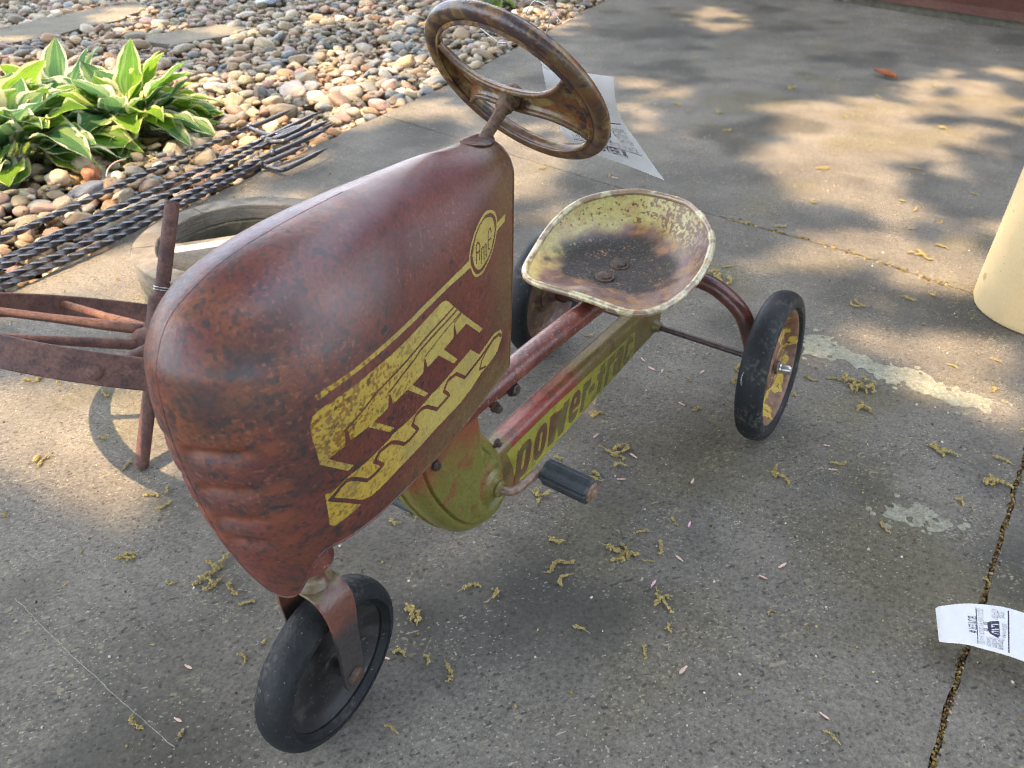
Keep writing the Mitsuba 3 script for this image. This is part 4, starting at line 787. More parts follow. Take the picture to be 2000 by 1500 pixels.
for k, (c, d, r_) in enumerate([((.4551, .004, .2600), (0, 1, .1), .0082), ((.4932, .004, .2564), (0, 1, -.2), .0060), ((.6150, .004, .2510), (0, 1, .1), .0065)]):
    c = np.array(c); d = unit(d)
    ms = [hexbolt(c + d * .004, d, r_, .008), lathe([(0, .003), (r_ * 1.25, .003), (r_ * 1.25, 0), (r_ * .5, 0)], c + d * .002, d, 20), tube([c - d * .03, c + d * .004], r_ * .55, 10, 4)]
    if k: ms += [torus(c + d * (-.006 + .003 * i), d, r_ * .6, .0012, 16, 6) for i in range(7)]
    part(TR, 'frame_bolt', cat(ms), 'darkbolt' if k else 'axlesteel', 30)
part(TR, 'frame_lug', cat([box((.463, -.004, .268), (.022, .012, .030)), box((.50, -.008, .275), (.05, .010, .040))]), 'redpaint', False)

# crank and pedals
part(TR, 'crank', tube([(.508, .008, .139), (.508, .026, .139), (.504, .036, .1375), (.492, .042, .136), (.468, .045, .1365), (.452, .048, .1372), (.444, .056, .1370), (.443, .075, .1362), (.4425, .130, .135)], .0062, 12, 60), 'crankpaint', True)
part(TR, 'crank', tube([(.508, -.02, .139), (.508, -.045, .139), (.520, -.052, .134), (.548, -.053, .116), (.560, -.060, .1085), (.562, -.13, .1065)], .0062, 12, 50), 'crankpaint', True)
def pedal(c0, c1, roll):
    d = unit(np.subtract(c1, c0)); Ln = np.linalg.norm(np.subtract(c1, c0)); th = np.arange(64) * 2 * np.pi / 64
    r_ = .0172 * (1 + .15 * np.cos(4 * th)) * (1 - .16 * np.exp(-(((th % (np.pi / 2)) - 0) / .10) ** 2) - .16 * np.exp(-(((th % (np.pi / 2)) - np.pi / 2) / .10) ** 2))
    sec = np.stack([r_ * np.cos(th + np.pi / 4 + roll), r_ * np.sin(th + np.pi / 4 + roll)], 1)
    path = np.array(c0) + d * np.r_[0, .0015, .003, np.linspace(.004, Ln - .004, 8), Ln - .003, Ln - .0015, Ln][:, None]
    sc = np.r_[.86, .95, .99, np.ones(8), .99, .95, .86]
    k = part(TR, 'pedal', sweep(path, sec, scale=sc), 'blackrubber', 35)
    part(k, 'end_nut', cat([lathe([(0, .0035), (.012, .003), (.0135, .001), (.0135, -.001)], c1, d, 24), lathe([(0, .008), (.0045, .0075), (.005, .003)], c1, d, 16)]), 'crankpaint', 30)
pedal((.4428, .053, .1366), (.4425, .1235, .1352), .5)
pedal((.561, -.060, .1080), (.562, -.130, .1065), .2)

# front fork and wheel
ST_A = .0804; eF = np.array([math.cos(ST_A), math.sin(ST_A), 0]); nFr = np.array([-math.sin(ST_A), math.cos(ST_A), 0]); cA = np.array([.7957, 0, .0966])
fw_ = wheel('front_wheel', cA, nFr, .0966, .0215, 'fat black rubber front wheel')
part(fw_, 'disc', lathe([(0, .004), (.02, .004), (.024, .001), (.058, -.002), (.068, .004), (.0745, .011), (.0770, .0125), (.0745, -.0125), (.068, -.004), (.02, -.004), (0, -.004)], cA, nFr, 80), 'blackdisc', 40)
part(fw_, 'hub', lathe([(0, .026), (.0075, .026), (.0085, .02), (.0105, .006), (.013, .003), (.013, -.003), (.0105, -.006), (.0085, -.026), (0, -.026)], cA, nFr, 24), 'blackdisc', 30)
FK = TR + '__front_fork'
prof = [(.0325, -.012), (.0325, .06), (.0320, .098), (.0290, .113), (.0220, .1245), (.0125, .1300), (0, .1315)]
prof = prof + [(-a_, b_) for a_, b_ in prof[-2::-1]]
pth = spline(np.array([cA + nFr * a_ + np.array([0, 0, b_]) for a_, b_ in prof]), 90)
sW = np.linspace(-1, 1, 9); tt = np.gradient(pth, axis=0); tt /= np.linalg.norm(tt, axis=1, keepdims=True); nn = np.cross(tt, eF); nn /= np.linalg.norm(nn, axis=1, keepdims=True)
hgt = pth[:, 2] - cA[2]; wd = .0155 + .0035 * sstep(.06, .12, hgt) - .003 * sstep(.0, -.012, hgt)
Vs = pth[:, None] + (sW[None, :] * wd[:, None])[..., None] * eF + (-.0018 * sW[None, :] ** 2)[..., None] * nn[:, None] * -1
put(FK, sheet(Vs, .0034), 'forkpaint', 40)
for sg in (1, -1):
    part(FK, 'axle_bolt', lathe([(0, .006), (.006, .0055), (.0095, .003), (.0105, 0), (0, 0)], cA + nFr * .0350 * sg, nFr * sg, 24), 'darkbolt', 30)
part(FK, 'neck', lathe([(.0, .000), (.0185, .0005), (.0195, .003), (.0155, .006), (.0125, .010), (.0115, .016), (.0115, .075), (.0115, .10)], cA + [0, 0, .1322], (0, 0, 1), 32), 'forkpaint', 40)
part(TR, 'head_socket', lathe([(.0, .030), (.015, .030), (.020, .022), (.026, .0), (.012, -.002)], cA + [0, 0, .165], (0, 0, 1), 32), 'redpaint', 40)

# ------------------------------------------------------------------ auction tags with their print
class Sheet:
    """a curled paper from rows of points; (s, t) run 0..1 across and down"""
    def __init__(self, rows, flip=False):
        R = np.array(rows, float); ts, ss = np.linspace(0, 1, len(R)), np.linspace(0, 1, R.shape[1])
        A = [PchipInterpolator(ts, R[:, j], axis=0) for j in range(R.shape[1])]
        Q, Wn = np.linspace(0, 1, 161), np.linspace(0, 1, 121)
        M = np.array([a(Q) for a in A]); Gq = PchipInterpolator(ss, M, axis=0)(Wn)          # (121 across, 161 down, 3)
        self.f = lambda s, t: np.stack([map_coordinates(Gq[..., k], [np.clip(np.ravel(s), 0, 1) * 120, np.clip(np.ravel(t), 0, 1) * 160], order=1) for k in range(3)], 1)
        self.w = np.linalg.norm(R[0, -1] - R[0, 0]); self.h = np.linalg.norm(np.diff(R[:, 0], axis=0), axis=1).sum(); self.flip = -1 if flip else 1
    def grid(self, n, m):
        S, Tt = np.meshgrid(np.linspace(0, 1, m), np.linspace(0, 1, n)); return self.f(S, Tt).reshape(n, m, 3)
    def at(self, s, t, off):
        e = 1e-2; p = self.f(s, t); nr = np.cross(self.f(np.clip(s + e, 0, 1), t) - self.f(np.clip(s - e, 0, 1), t), self.f(s, np.clip(t - e, 0, 1)) - self.f(s, np.clip(t + e, 0, 1)))
        nr /= np.linalg.norm(nr, axis=1, keepdims=True); return p + nr * (off * self.flip)
    def text(self, txt, s0, t0, hgt, width=None, bold=False):
        """baseline starts at (s0, t0), height as a share of the sheet's height"""
        m = meshkit.text_mesh(txt, 1.0, .01, bold=bold); v = np.array(m.vertices); top = v[:, 2] > .005
        keep = top[m.faces].all(1); f = m.faces[keep]; used = np.unique(f); rm = -np.ones(len(v), int); rm[used] = np.arange(len(used)); v = v[used]; f = rm[f]
        k = hgt * self.h / self.w if width is None else width / v[:, 0].max()
        return trimesh.Trimesh(self.at(s0 + v[:, 0] * k, t0 - v[:, 1] * hgt, .00022), f, process=False)
    def area(self, g, me=.04):
        vv, ff = fill(g, me); return trimesh.Trimesh(self.at(vv[:, 0], vv[:, 1], .00018), ff, process=False)
    def line(self, pts, w):
        return self.area(LineString(pts).buffer(w / 2, cap_style=2))
def tag_print(sh, key, t_line, k):
    q = lambda t: t_line + k * t
    ms = [sh.line([(.06, q(0)), (.94, q(0))], .010), sh.text('KIKO Auctioneers', .36, q(.075), .028 * k / .5, .30), sh.text('(330)', .12, q(.12), .034 * k / .5, .14), sh.text('453-9187', .08, q(.19), .034 * k / .5, .22),
          sh.text('Complete', .69, q(.12), .034 * k / .5, .23), sh.text('Auction', .71, q(.19), .034 * k / .5, .20), sh.text('Service', .72, q(.26), .034 * k / .5, .19),
          sh.text('2722 FULTON DR. N.W. CANTON, OH 44718', .10, q(.345), .030 * k / .5, .80), sh.line([(.09, q(.365)), (.92, q(.365))], .007), sh.text('BUYER #', .30, q(.46), .046 * k / .5, .40, True)]
    ban = Polygon([(.33, q(.11)), (.64, q(.10)), (.70, q(.13)), (.64, q(.215)), (.58, q(.24)), (.40, q(.24)), (.36, q(.20))])
    kik = sh.text('KIKO', .38, q(.195), .062 * k / .5, .24, True)
    ban_m = sh.area(ban, .03)
    wh = [Point(.43, 0).buffer(.035), Point(.57, 0).buffer(.035)]
    from shapely import affinity
    rings = unary_union([affinity.translate(affinity.scale(w.difference(w.buffer(-.013)).union(Point(w.centroid).buffer(.009)), 1, sh.w / sh.h, origin=(0, 0)), 0, q(.262)) for w in wh])
    part(key, 'print', cat(ms + [sh.area(rings, .03)]), 'ink', False)
    part(key, 'logo', ban_m, 'ink', False)
    v = np.array(kik.vertices); part(key, 'logo_letters', trimesh.Trimesh(v, kik.faces, process=False).apply_translation([0, 0, 0]), 'paper', False)
    return kik
C2 = {'TAG_ROWS': [[[0.385, -0.0072, 0.6346], [0.385, 0.0367, 0.6296], [0.385, 0.0782, 0.6305]], [[0.378, -0.0048, 0.608], [0.378, 0.0384, 0.6082], [0.378, 0.0786, 0.6068]], [[0.37, -0.0016, 0.5832], [0.37, 0.0417, 0.585], [0.37, 0.0822, 0.5886]], [[0.36, 0.0068, 0.5584], [0.36, 0.0569, 0.5608], [0.36, 0.1029, 0.5596]], [[0.345, 0.0159, 0.5372], [0.345, 0.0738, 0.5312], [0.345, 0.1286, 0.5232]]], 'WIRE1': [[0.39, -0.0046, 0.6348], [0.39, -0.0074, 0.6434], [0.39, -0.0053, 0.6544], [0.39, 0.0016, 0.6648], [0.39, 0.0042, 0.6745], [0.39, 0.0033, 0.6828], [0.39, -0.0054, 0.6894], [0.39, -0.0132, 0.6905], [0.39, -0.0192, 0.6853], [0.39, -0.0239, 0.6782]], 'WIRE2': [[0.39, 0.0008, 0.6853], [0.39, 0.0111, 0.6799], [0.39, 0.0185, 0.6737]], 'WIRE3': [[0.39, -0.0813, 0.6581], [0.39, -0.0667, 0.6512], [0.39, -0.0548, 0.6466], [0.39, -0.047, 0.6485]], 'TAG2': [[[0.2772, 0.5414, 0.028], [0.276, 0.5513, 0.04], [0.2658, 0.5759, 0.05], [0.2542, 0.6026, 0.052], [0.2398, 0.6318, 0.045], [0.2217, 0.6693, 0.03], [0.2017, 0.7105, 0.006]], [[0.3284, 0.5541, 0.028], [0.334, 0.5649, 0.04], [0.3331, 0.5877, 0.05], [0.3291, 0.612, 0.052], [0.3182, 0.6388, 0.045], [0.3051, 0.6737, 0.03], [0.2913, 0.7115, 0.006]]], 'RODS': {'A': [[[-0.7412, -1.7341, 0.045], [-0.5452, -1.73, 0.03], [-0.2238, -1.6674, 0.03], [0.118, -1.5843, 0.03], [0.3869, -1.5215, 0.03], [0.6307, -1.4701, 0.03]], [[-0.5452, -1.73, 0.03], [-0.5281, -1.6223, 0.03], [-0.5435, -1.5823, 0.035], [-0.6747, -1.579, 0.04]]], 'B': [[[-0.7841, -1.6314, 0.045], [-0.4794, -1.5824, 0.035], [-0.1083, -1.51, 0.032], [0.1971, -1.4563, 0.03], [0.4463, -1.4065, 0.03], [0.6731, -1.3688, 0.03]], [[-0.4794, -1.5824, 0.035], [-0.5002, -1.5532, 0.035], [-0.732, -1.609, 0.04]]], 'C': [[[-0.6767, -1.5762, 0.04], [-0.4736, -1.5572, 0.033], [-0.0674, -1.4553, 0.03], [0.2235, -1.4147, 0.028], [0.4592, -1.3829, 0.028], [0.6797, -1.355, 0.028]], [[-0.4736, -1.5572, 0.033], [-0.4856, -1.5298, 0.035], [-0.5046, -1.5024, 0.04], [-0.5728, -1.5043, 0.045], [-0.7001, -1.5056, 0.055]]], 'D': [[[-0.6626, -1.4803, 0.04], [-0.4115, -1.4666, 0.03], [-0.024, -1.3972, 0.028], [0.2118, -1.3582, 0.026], [0.4259, -1.3356, 0.024], [0.6519, -1.3125, 0.024]], [[-0.4115, -1.4666, 0.03], [-0.4767, -1.4743, 0.03], [-0.7139, -1.4951, 0.045]]], 'E': [[[-0.5248, -1.4405, 0.03], [-0.3404, -1.4431, 0.02], [-0.0069, -1.3779, 0.018], [0.281, -1.328, 0.016], [0.5004, -1.312, 0.016], [0.7121, -1.2896, 0.016]], [[-0.3404, -1.4431, 0.02], [-0.3548, -1.4232, 0.012], [-0.3458, -1.3597, 0.02], [-0.3561, -1.3436, 0.025], [-0.5553, -1.372, 0.03]]]}}
tg = thing('paper_tag', 'white paper auction tag wired to the steering wheel', 'paper tag')
sh1 = Sheet(C2['TAG_ROWS']); part(tg, 'paper', sheet(sh1.grid(28, 18), .00022), 'paper', True)
tag_print(sh1, tg, .58, .72)
an = np.linspace(-.9, 4.6, 60)
lp = np.stack([.27 + .17 * np.cos(an) * (1 - .04 * an), .44 + .075 * np.sin(an) + .012 * an], 1)
part(tg, 'scrawl', cat([sh1.area(LineString(lp).buffer(.007), .03), sh1.area(LineString([(.10, .42), (.20, .46), (.38, .50), (.52, .47)]).buffer(.007), .03)]), 'blackink', False, label='black marker scrawl')
part(tg, 'wire', cat([tube(C2[k], .0006, 6, 50) for k in ('WIRE1', 'WIRE2')] + [tube([C2['WIRE1'][0], (.3875, .004, .628), (.386, .008, .6315)], .0006, 6, 12)]), 'wire', True)
part(tg, 'loose_wire', tube(C2['WIRE3'], .0006, 6, 30), 'wire', True)
tg2 = thing('paper_tag', 'white curled paper auction tag over the joint at the right edge', 'paper tag')
R2 = np.array(C2['TAG2']); rows2 = [R2[0][::-1], (R2[0][::-1] * .5 + R2[1][::-1] * .5), R2[1][::-1]]
# across the print = down in the photo: s runs from the far edge to the near edge, t from the string end (right) to the free end (left)
rows2 = np.array([[R2[0][i], R2[0][i] * .5 + R2[1][i] * .5, R2[1][i]] for i in range(6, -1, -1)])
sh2 = Sheet(rows2); part(tg2, 'paper', sheet(sh2.grid(40, 12), .00022), 'paper', True)
tag_print(sh2, tg2, .435, .58)
part(tg2, 'wire', tube([rows2[0][1], rows2[0][1] + [-.01, .03, .004], rows2[0][1] + [.01, .07, .0], rows2[0][1] + [.0, .12, .002]], .0006, 6, 20), 'wire', True)

# ------------------------------------------------------------------ stoneware crock
ck = thing('stoneware_crock', 'cream glazed stoneware crock at the right edge', 'crock')
cc = np.array([-.728, .597, 0])
put(ck, lathe([(0, .012), (.126, .012), (.130, .004), (.1355, .003), (.1395, .012), (.1405, .06), (.1405, .31), (.1425, .330), (.1475, .338), (.1485, .362), (.1455, .370), (.136, .368), (.134, .355), (.131, .31), (.131, .02), (0, .016)], cc, (0, 0, 1), 96), 'crockglaze', 40)
part(ck, 'foot', lathe([(0, .0005), (.127, .0005), (.130, .0025), (.128, .0045), (0, .0045)], cc, (0, 0, 1), 72), 'darkbolt', 30)

# ------------------------------------------------------------------ rusty implement wheel lying on its axle
iw = thing('iron_wheel', 'rusty spoked iron wheel tilted on its axle at the left edge', 'iron wheel')
Bq, Tq, hub = np.array([.676, -.555, .0]), np.array([.474, -.601, .374]), np.array([.576, -.578, .186])
ax = unit(Tq - Bq); e1 = unit(np.cross(ax, [0, 1, 0])); g1 = np.cross(ax, e1)
part(iw, 'axle', sweep(np.array([Bq + ax * t for t in (.004, .006, .1, .2, .3, .42, .424, .426)]), circ(.0108, 18), scale=[.85, 1, 1, 1, 1, 1, .95, .8]), 'rust', 40)
prf = [(.288, -.020), (.2895, -.0185), (.2895, .0185), (.288, .020), (.2835, .020), (.282, .0185), (.282, -.0185), (.2835, -.020), (.288, -.020)]
part(iw, 'rim', lathe(prf, hub, ax, 160), 'rust', 40)
part(iw, 'hub', lathe([(.0112, .068), (.0165, .068), (.0175, .064), (.0175, .018), (.030, .012), (.034, .004), (.034, -.008), (.028, -.016), (.0175, -.022), (.0175, -.060), (.0160, -.064), (.0112, -.064)], hub, ax, 28), 'rust', 40)
for k, (dg, o_) in enumerate([(-138.3, -.004), (86.2, .006), (133.0, .006), (174.0, -.006), (-92, .006), (-45, -.004), (0, .006), (43, -.004)]):
    t_ = math.radians(dg); dd = math.cos(t_) * e1 + math.sin(t_) * g1
    sp = part(iw, 'spoke', tube([hub + dd * .022 + ax * (.012 if o_ > 0 else -.010), hub + dd * .10 + ax * (.010 if o_ > 0 else -.008), hub + dd * .283 + ax * o_], .0066, 12, 24, scale=np.r_[[1.25] * 6, np.linspace(1.2, 1, 6), [1.0] * 12]), 'rustorange' if k in (1,) else 'rust', True)
    part(iw, 'rivet', lathe([(0, .0045), (.006, .004), (.0095, .002), (.011, -.001)], hub + dd * .2892 + ax * o_, dd, 20), 'rust', 40)

# ------------------------------------------------------------------ wooden split pulley behind it
wp = thing('wooden_pulley', 'weathered grey wooden belt pulley lying behind the tractor hood', 'wooden pulley')
pc = np.array([.14, -.922, 0])
def felloe(r0, r1, z0, z1, a0, a1, seed):
    n = 14; t_ = np.linspace(a0, a1, n); rr = np.random.default_rng(seed); b = .0025
    sec = [(r0 + b, z0), (r1 - b, z0), (r1, z0 + b), (r1, z1 - b), (r1 - b, z1), (r0 + b, z1), (r0, z1 - b), (r0, z0 + b)]
    Lr = np.array([[[pc[0] + r * math.cos(x), pc[1] + r * math.sin(x), z + .0012 * math.sin(seed)] for r, z in sec] for x in t_]); Lr += rr.normal(0, .0004, Lr.shape)
    return loft(Lr[::-1], True, True)
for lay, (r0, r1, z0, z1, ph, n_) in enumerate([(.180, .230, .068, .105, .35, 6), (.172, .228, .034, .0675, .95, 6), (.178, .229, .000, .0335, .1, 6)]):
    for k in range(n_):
        w_ = 2 * np.pi / n_; part(wp, 'felloe', felloe(r0, r1, z0, z1, ph + k * w_ + .0035, ph + (k + 1) * w_ - .0035, lay * 10 + k), 'oldwood' if lay == 0 else 'darkwood', 30)  # lower layers darker: dirt and shade both put into the wood colour
bd = unit([-.158, .108, 0]); Rb = np.stack([bd, [-bd[1], bd[0], 0], [0, 0, 1]], 1)
def bevelbox(c, s, R, b=.003):
    m = extrude(Polygon([(-s[0] / 2, -s[1] / 2), (s[0] / 2, -s[1] / 2), (s[0] / 2, s[1] / 2), (-s[0] / 2, s[1] / 2)]).buffer(-b).buffer(b, quad_segs=3), -s[2] / 2, s[2] / 2)
    v = np.array(m.vertices) @ np.asarray(R).T + c; return trimesh.Trimesh(v, m.faces, process=False)
part(wp, 'crossbar', bevelbox(pc + [.005, .012, .078], (.352, .030, .048), Rb), 'palewood', False)
part(wp, 'crossbar', bevelbox(pc + [-.020, -.026, .070], (.350, .026, .040), Rb), 'oldwood', False)
part(wp, 'tie_wire', tube([(.3560, -.930, .062), (.395, -.880, .075), (.430, -.780, .100), (.470, -.640, .168), (.522, -.595, .262), (.530, -.572, .266)], .0010, 6, 60), 'wire', True)
sl = ax * .078
part(iw, 'wire_loop', cat([torus(hub + sl + ax * k, ax, .0118, .0008, 28, 6) for k in (0, .004)]), 'wire', True)

# ------------------------------------------------------------------ twisted iron garden stakes
RL = dict(A='twisted black garden stake lying farthest from the patio on the pebbles', B='twisted black garden stake, second from the pebble side of the bundle', C='twisted black garden stake in the middle of the bundle',
          D='twisted black garden stake lying on the patio edge behind the nearest one', E='nearest twisted black garden stake, its step prong lying on the concrete')
sq = np.array([(.86, 1), (0, .88), (-.86, 1), (-1, .86), (-.88, 0), (-1, -.86), (-.86, -1), (0, -.88), (.86, -1), (1, -.86), (.88, 0), (1, .86)]) * .0064
for k, (main, step) in C2['RODS'].items():
    gs = thing('garden_stake', RL[k], 'garden stake', 'twisted iron garden stakes in a bundle')
    main, step = np.array(main), np.array(step)
    sh_ = spline(main[1:], 420); ln = np.r_[0, np.cumsum(np.linalg.norm(np.diff(sh_, axis=0), axis=1))]
    tw = 2 * np.pi * np.maximum(ln - .05, 0) / .166 + ord(k)
    part(gs, 'twisted_shaft', sweep(sh_, sq, twist=tw), 'blackiron', 50)
    tip = spline(np.vstack([sh_[6], main[1], main[0]]), 40); part(gs, 'spike', sweep(tip, circ(.0076, 12), scale=np.r_[np.ones(30), np.linspace(1, .12, 10)]), 'blackiron', True)
    st = spline(step, 60); part(gs, 'step_prong', sweep(st, circ(.0074, 12), scale=np.r_[np.ones(48), np.linspace(1, .15, 12)]), 'blackiron', True)
    part(gs, 'weld', blob(main[1], np.array([.0115, .0115, .0115]), .3, ord(k), 2, .3), 'blackiron', True)

# ------------------------------------------------------------------ striped plants (hostas)
def hosta_leaf(r, base, az, length, width, rise, droop):
    nv, nu = 22, 9; v = np.linspace(0, 1, nv); stem = .36
    d = np.array([math.cos(az), math.sin(az), 0]); s_ = np.array([-d[1], d[0], 0])
    ang = rise + (droop - rise) * v ** 1.25
    seg = np.concatenate([[0], np.cumsum(np.cos(ang[:-1]))]) / nv * length; hz = np.concatenate([[0], np.cumsum(np.sin(ang[:-1]))]) / nv * length
    b = np.clip((v - stem) / (1 - stem), 0, 1); wv = width * np.maximum(np.sin(np.pi * b ** .72) ** .85 * (1 - .25 * b), 0) + .0045 * (1 - b) ** 2
    u = np.linspace(-1, 1, nu); wave = r.uniform(0, 6.28); roll = r.normal(0, .25)
    V = np.zeros((nv, nu, 3)); UV = np.zeros((nv, nu, 2))
    for i in range(nv):
        up = np.array([-math.sin(ang[i]) * d[0], -math.sin(ang[i]) * d[1], math.cos(ang[i])])
        for j, uu in enumerate(u):
            cup = (.30 * abs(uu) ** 1.5 - .10) * wv[i] + .20 * wv[i] * math.sin(9 * v[i] * 2 + wave + uu * 1.5) * abs(uu) ** 2
            V[i, j] = base + d * seg[i] + np.array([0, 0, hz[i]]) + s_ * (uu * wv[i] * math.cos(roll * b[i])) + up * (cup + uu * wv[i] * math.sin(roll * b[i]))
            UV[i, j] = (uu * .5 + .5, b[i])
    V[..., 2] = np.maximum(V[..., 2], .004 + .003 * r.random())
    return gridmesh(V), UV.reshape(-1, 2)
def hosta(label, c, n, size, seed, group=None, spread=.05):
    k = thing('hosta', label, 'plant', group); r = np.random.default_rng(seed)
    for i in range(n):
        f = (i + .5) / n; az = i * 2.39996 + r.normal(0, .25)
        rise = min(1.12, 1.14 - .60 * f + r.normal(0, .10)); droop = .40 - 1.55 * f + r.normal(0, .34); L = size * (1.0 - .25 * abs(f - .55)) * r.uniform(.62, 1.12)
        b = np.array(c) + np.array([math.cos(az), math.sin(az), 0]) * spread * f + np.array([r.normal(0, .012), r.normal(0, .012), 0])
        m, uv = hosta_leaf(r, b, az, L, size * r.uniform(.135, .205), rise, droop)
        scene[numbered(k + '__leaf')] = mikit.ply(m, ('hostaleaf', 'hostableaf', 'hostableaf', 'hostacleaf')[r.integers(4)], smooth=True, uv=uv)
    return k
G_H = 'striped leafy plants in the gravel'
hosta('large green and cream striped plant at the left edge of the picture', (.03, -2.20, -.01), 100, .40, 3, None, .12)
hosta('green and cream striped plant nearest the twisted rods, its leaves reaching right', (-.36, -2.14, -.01), 88, .345, 4, None, .06)
hosta('striped plant with bluish leaves at the back left of the plant group', (-.32, -2.50, -.01), 60, .32, 5, None, .05)
hosta('small light green plant at the top edge behind the steering wheel', (-3.10, -2.56, -.01), 26, .20, 6, None, .04)
gr = thing('grass_sprout', 'small green grass sprout between the striped plant and the twisted rods', 'grass')
rg = np.random.default_rng(9); bl = []
for i in range(9):
    az = rg.uniform(0, 6.28); h_ = rg.uniform(.03, .075); p0 = np.array([-.165, -1.885, -.02]) + [rg.normal(0, .008), rg.normal(0, .008), 0]
    bl.append(sweep(spline(np.array([p0, p0 + [.2 * h_ * math.cos(az), .2 * h_ * math.sin(az), .6 * h_], p0 + [.6 * h_ * math.cos(az), .6 * h_ * math.sin(az), h_]]), 10), circ(.0014, 5), scale=np.linspace(1, .15, 10)))
put(gr, cat(bl), 'stalk', True)
dry = thing('dry_stalk', 'thin pale dry stalk lying over the pebbles beside the twisted rods', 'stalk')
put(dry, tube([(-.005, -1.70, .03), (-.06, -1.76, .035), (-.13, -1.80, .025)], .0022, 7, 16), 'seedmat', True)

# ------------------------------------------------------------------ fallen catkins, winged seeds, a dead leaf
def catkin(seed):
    r = np.random.default_rng(seed); L = r.uniform(.022, .042); n = 12
    t = np.linspace(0, 1, n); a = np.cumsum(r.normal(0, .28, n)); P_ = np.stack([np.cumsum(np.cos(a)) * L / n, np.cumsum(np.sin(a)) * L / n, .0028 + .0012 * np.sin(t * 5 + r.uniform(0, 6))], 1)
    P_ -= P_.mean(0) * [1, 1, 0]; ms = [tube(P_, .00055, 5)]
    ico = trimesh.creation.icosphere(subdivisions=0); dens = r.uniform(2.6, 4.6); lo = r.uniform(0, .45)
    for i in range(int(n * dens)):
        k = r.uniform(lo, 1) * (n - 1); p = np.array([np.interp(k, np.arange(n), P_[:, q]) for q in range(3)])
        v = ico.vertices * r.uniform(.0009, .0020) * r.uniform(.7, 1.3, 3) + p + r.normal(0, .0013, 3) * [1, 1, .6]; v[:, 2] = np.maximum(v[:, 2], .0003)
        ms.append(trimesh.Trimesh(v, ico.faces, process=False))
    return cat(ms)
CK = [mikit.ply(catkin(100 + i), 'catkinmat', smooth=True) for i in range(12)]
rc = np.random.default_rng(21)
def place(key, shape, x, y, z, s, a): scene[key] = {**shape, 'to_world': T().translate([x, y, z]).rotate([0, 0, 1], a).scale(s)}
CLUMPS = {(1, 32): ('large tangled clump of yellow catkins right of the near rear wheel', 9, .026), (1, 28): ('matted yellow catkin clump on the concrete just behind the seat', 7, .022), (1, 48): ('forked dark catkin clump right of the yellow guard panel', 5, .018), (1, 54): ('branching catkin clump below the black pedal', 4, .018), (1, 19): ('dense yellow catkin lying left of the crock foot', 4, .014), (1, 42): ('catkin clump near the slab joint at the right edge', 4, .015), (1, 56): ('long broken catkin cluster left of the front wheel fork', 5, .018), (1, 33): ('smaller catkin tuft just below the large tangled clump', 2, .008)}
def zone(x, y):
    w = ('on the pale concrete between the seat and the far step' if x < -1.15 else 'on the concrete between the seat and the crock' if x < -.45 else 'on the concrete around the iron wheel and the wooden pulley' if y < -.45
         else 'on the concrete left of the front wheel' if x > .62 and y < -.02 else 'on the concrete right of the front wheel below the hood' if x > .5 else 'near the slab joint at the right edge' if y > .53
         else 'on the concrete near the two rear wheels' if x < .08 else 'on the open concrete between the pedal and the right paper tag')
    return 'small yellow brown catkin ' + w
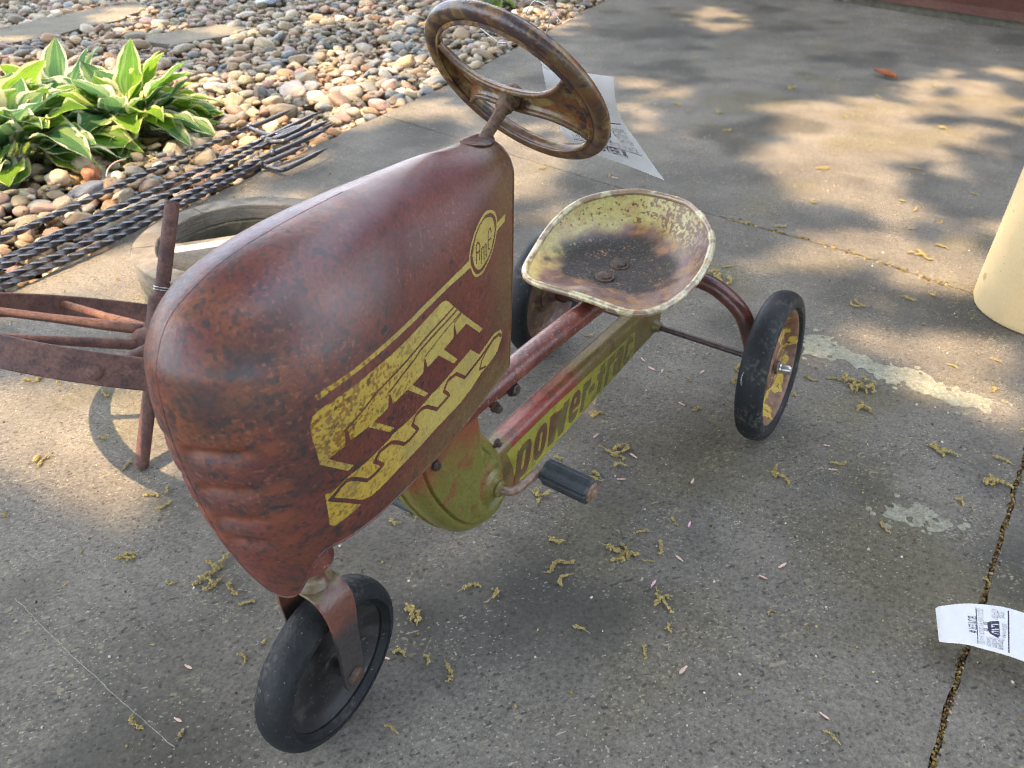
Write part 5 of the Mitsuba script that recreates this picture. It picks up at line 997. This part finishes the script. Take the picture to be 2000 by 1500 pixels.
for i, (x, y) in enumerate([[-2.498, -0.951], [-2.595, -0.836], [-2.24, -0.432], [-1.743, -0.704], [-1.683, -0.625], [-1.729, -0.539], [-1.538, -0.426], [-1.955, -0.133], [-2.607, 0.063], [-2.014, 0.192], [-1.791, 0.335], [-1.352, -0.04], [-1.518, 0.195], [-1.214, 0.213], [-1.168, 0.255], [-1.064, 0.006], [-1.276, -0.452], [-0.842, -0.015], [-0.812, -0.097], [-0.866, 0.316], [-0.955, 0.358], [-1.39, 0.377], [-2.31, -0.099], [-1.113, 0.327], [-1.028, 0.273], [-0.673, 0.381], [-0.618, 0.351], [-0.533, 0.257], [-0.473, -0.038], [-0.542, -0.043], [-0.387, 0.469], [-0.455, 0.539], [-0.208, 0.345], [-0.146, 0.359], [-0.187, 0.252], [-0.117, 0.246], [-0.212, 0.293], [-0.146, 0.12], [-0.095, 0.139], [-0.052, 0.067], [-0.344, 0.545], [-0.093, 0.494], [-0.072, 0.572], [-0.133, 0.585], [0.11, 0.286], [0.03, 0.361], [0.023, 0.114], [-0.241, 0.599], [0.209, 0.056], [0.132, -0.026], [0.277, 0.051], [0.365, -0.005], [0.274, -0.021], [-0.082, -0.168], [0.46, 0.091], [0.482, 0.092], [0.752, -0.272], [0.749, -0.246], [0.755, -0.21], [0.788, -0.318], [0.814, -0.146], [0.779, -0.145], [0.645, -0.016], [0.699, 0.006], [0.687, 0.04], [0.684, 0.071], [0.779, 0.065], [0.57, 0.016], [0.564, 0.052], [0.937, -0.183], [0.919, -0.128], [0.703, -0.49], [0.708, -0.455], [0.684, -0.479], [0.511, -0.132], [0.535, -0.146], [0.79, -0.414], [0.297, 0.194], [0.357, 0.2], [0.391, 0.194], [0.442, 0.253], [0.476, 0.267], [0.527, 0.257], [0.377, 0.369], [0.133, 0.455], [0.013, 0.541], [0.164, 0.597], [0.507, 0.481], [0.405, 0.155], [0.394, 0.163], [0.542, 0.176], [0.344, 0.167], [0.759, -0.704], [0.851, -0.627], [0.642, -0.934], [0.617, -0.89], [0.683, -0.581], [0.589, -0.79], [0.664, -0.675], [0.214, -1.357], [0.315, -1.17], [-0.85, -0.757], [-1.015, -0.524], [-0.911, -0.558], [-3.364, -1.341]]):
    lab_, n_, sp = CLUMPS.get((1, i), ('small yellow brown catkin fallen on the grey concrete', 1, 0))
    if n_ == 1 and rc.random() < .25: n_, sp = 2, .007
    if n_ == 1 or (1, i) not in CLUMPS: lab_ = zone(x, y)
    k = thing('catkin', lab_, 'catkin', None if (1, i) in CLUMPS else lab_.replace('small yellow brown catkin', 'catkins'))
    far = 1 + .12 * max(0, -x)
    if n_ == 1: place(k, CK[rc.integers(12)], x, y, .0004, rc.uniform(.55, .98) * far, rc.uniform(0, 360))
    else:
        for q in range(n_): place(numbered(k + '__sprig'), CK[rc.integers(12)], x + rc.normal(0, sp) * .8, y + rc.normal(0, sp), .0004 + .0007 * q, rc.uniform(.85, 1.3) * far, rc.uniform(0, 360))
def seed_mesh(seed):
    r = np.random.default_rng(seed); n = 12; t = np.linspace(0, 1, n); w = .0021 * np.sin(np.pi * np.clip(t * .93 + .05, 0, 1)) ** .7 * (.7 + .5 * t); x = t * .0135
    V = np.stack([np.stack([x, -w, .0009 + .0012 * t * r.uniform(.2, 1.4)], 1), np.stack([x, 0 * w, .0014 + .0016 * t * r.uniform(.2, 1.2)], 1), np.stack([x, w, .0009 + .0012 * t * r.uniform(.2, 1.4)], 1)], 1)
    return cat([sheet(V, .0003), trimesh.Trimesh(trimesh.creation.icosphere(1).vertices * [.0022, .0014, .0011] + [.001, 0, .0011], trimesh.creation.icosphere(1).faces, process=False)])
SM = [[mikit.ply(seed_mesh(200 + i), b, smooth=True) for i in range(4)] for b in ('seedmat', 'petalmat')]
for i, (x, y) in enumerate([[0.291, 0.215], [0.432, 0.219], [0.367, 0.236], [0.331, 0.334], [0.302, 0.352], [0.52, 0.308], [0.489, 0.461], [0.055, 0.353], [0.201, 0.182], [-0.004, 0.338], [0.029, 0.092], [-0.082, 0.076], [-0.066, -0.04], [-0.045, -0.014], [-0.043, 0.014], [0.188, 0.003], [0.206, 0.085], [0.269, 0.083], [0.913, -0.15], [0.863, -0.198], [0.717, 0.001], [-0.905, -0.529], [-2.487, -0.301], [-2.183, -0.608], [-2.106, -0.646]]):
    pk = i < 2
    lab_ = (['pink winged seed right of and below the pedal, upper one of two', 'pink winged seed below the other pink one'][i] if pk else 'small pale tan winged seed ' + ('on the concrete near the rear wheels and guard' if x < .3 and y < .4 and x > -.3 else 'on the far concrete' if x < -.3 else 'in the foreground concrete'))
    k = thing('winged_seed', lab_, 'seed', None if pk else lab_.replace('small pale tan winged seed', 'winged seeds'))
    place(k, SM[int(pk)][rc.integers(4)], x - .004, y, .0004, rc.uniform(.8, 1.15) * (1 + .25 * max(0, -x)), rc.uniform(0, 360))
dl = thing('dead_leaf', 'crumpled orange brown dead leaf on the far concrete', 'leaf')
rr_ = np.random.default_rng(3); U, Vv = np.meshgrid(np.linspace(-1, 1, 11), np.linspace(0, 1, 15), indexing='ij')
wv = np.sin(np.pi * Vv ** .8) * .034 + .002; gl = np.stack([-2.70 + Vv * .10 + U * wv * .4, -.20 + Vv * .11 - U * wv * .8, .008 + .016 * meshkit.fbm(np.stack([U * 1.5, Vv * 3, 0 * U], -1), 3) + .008 * U ** 2], -1)
put(dl, sheet(gl, .0005), 'deadleaf', True)
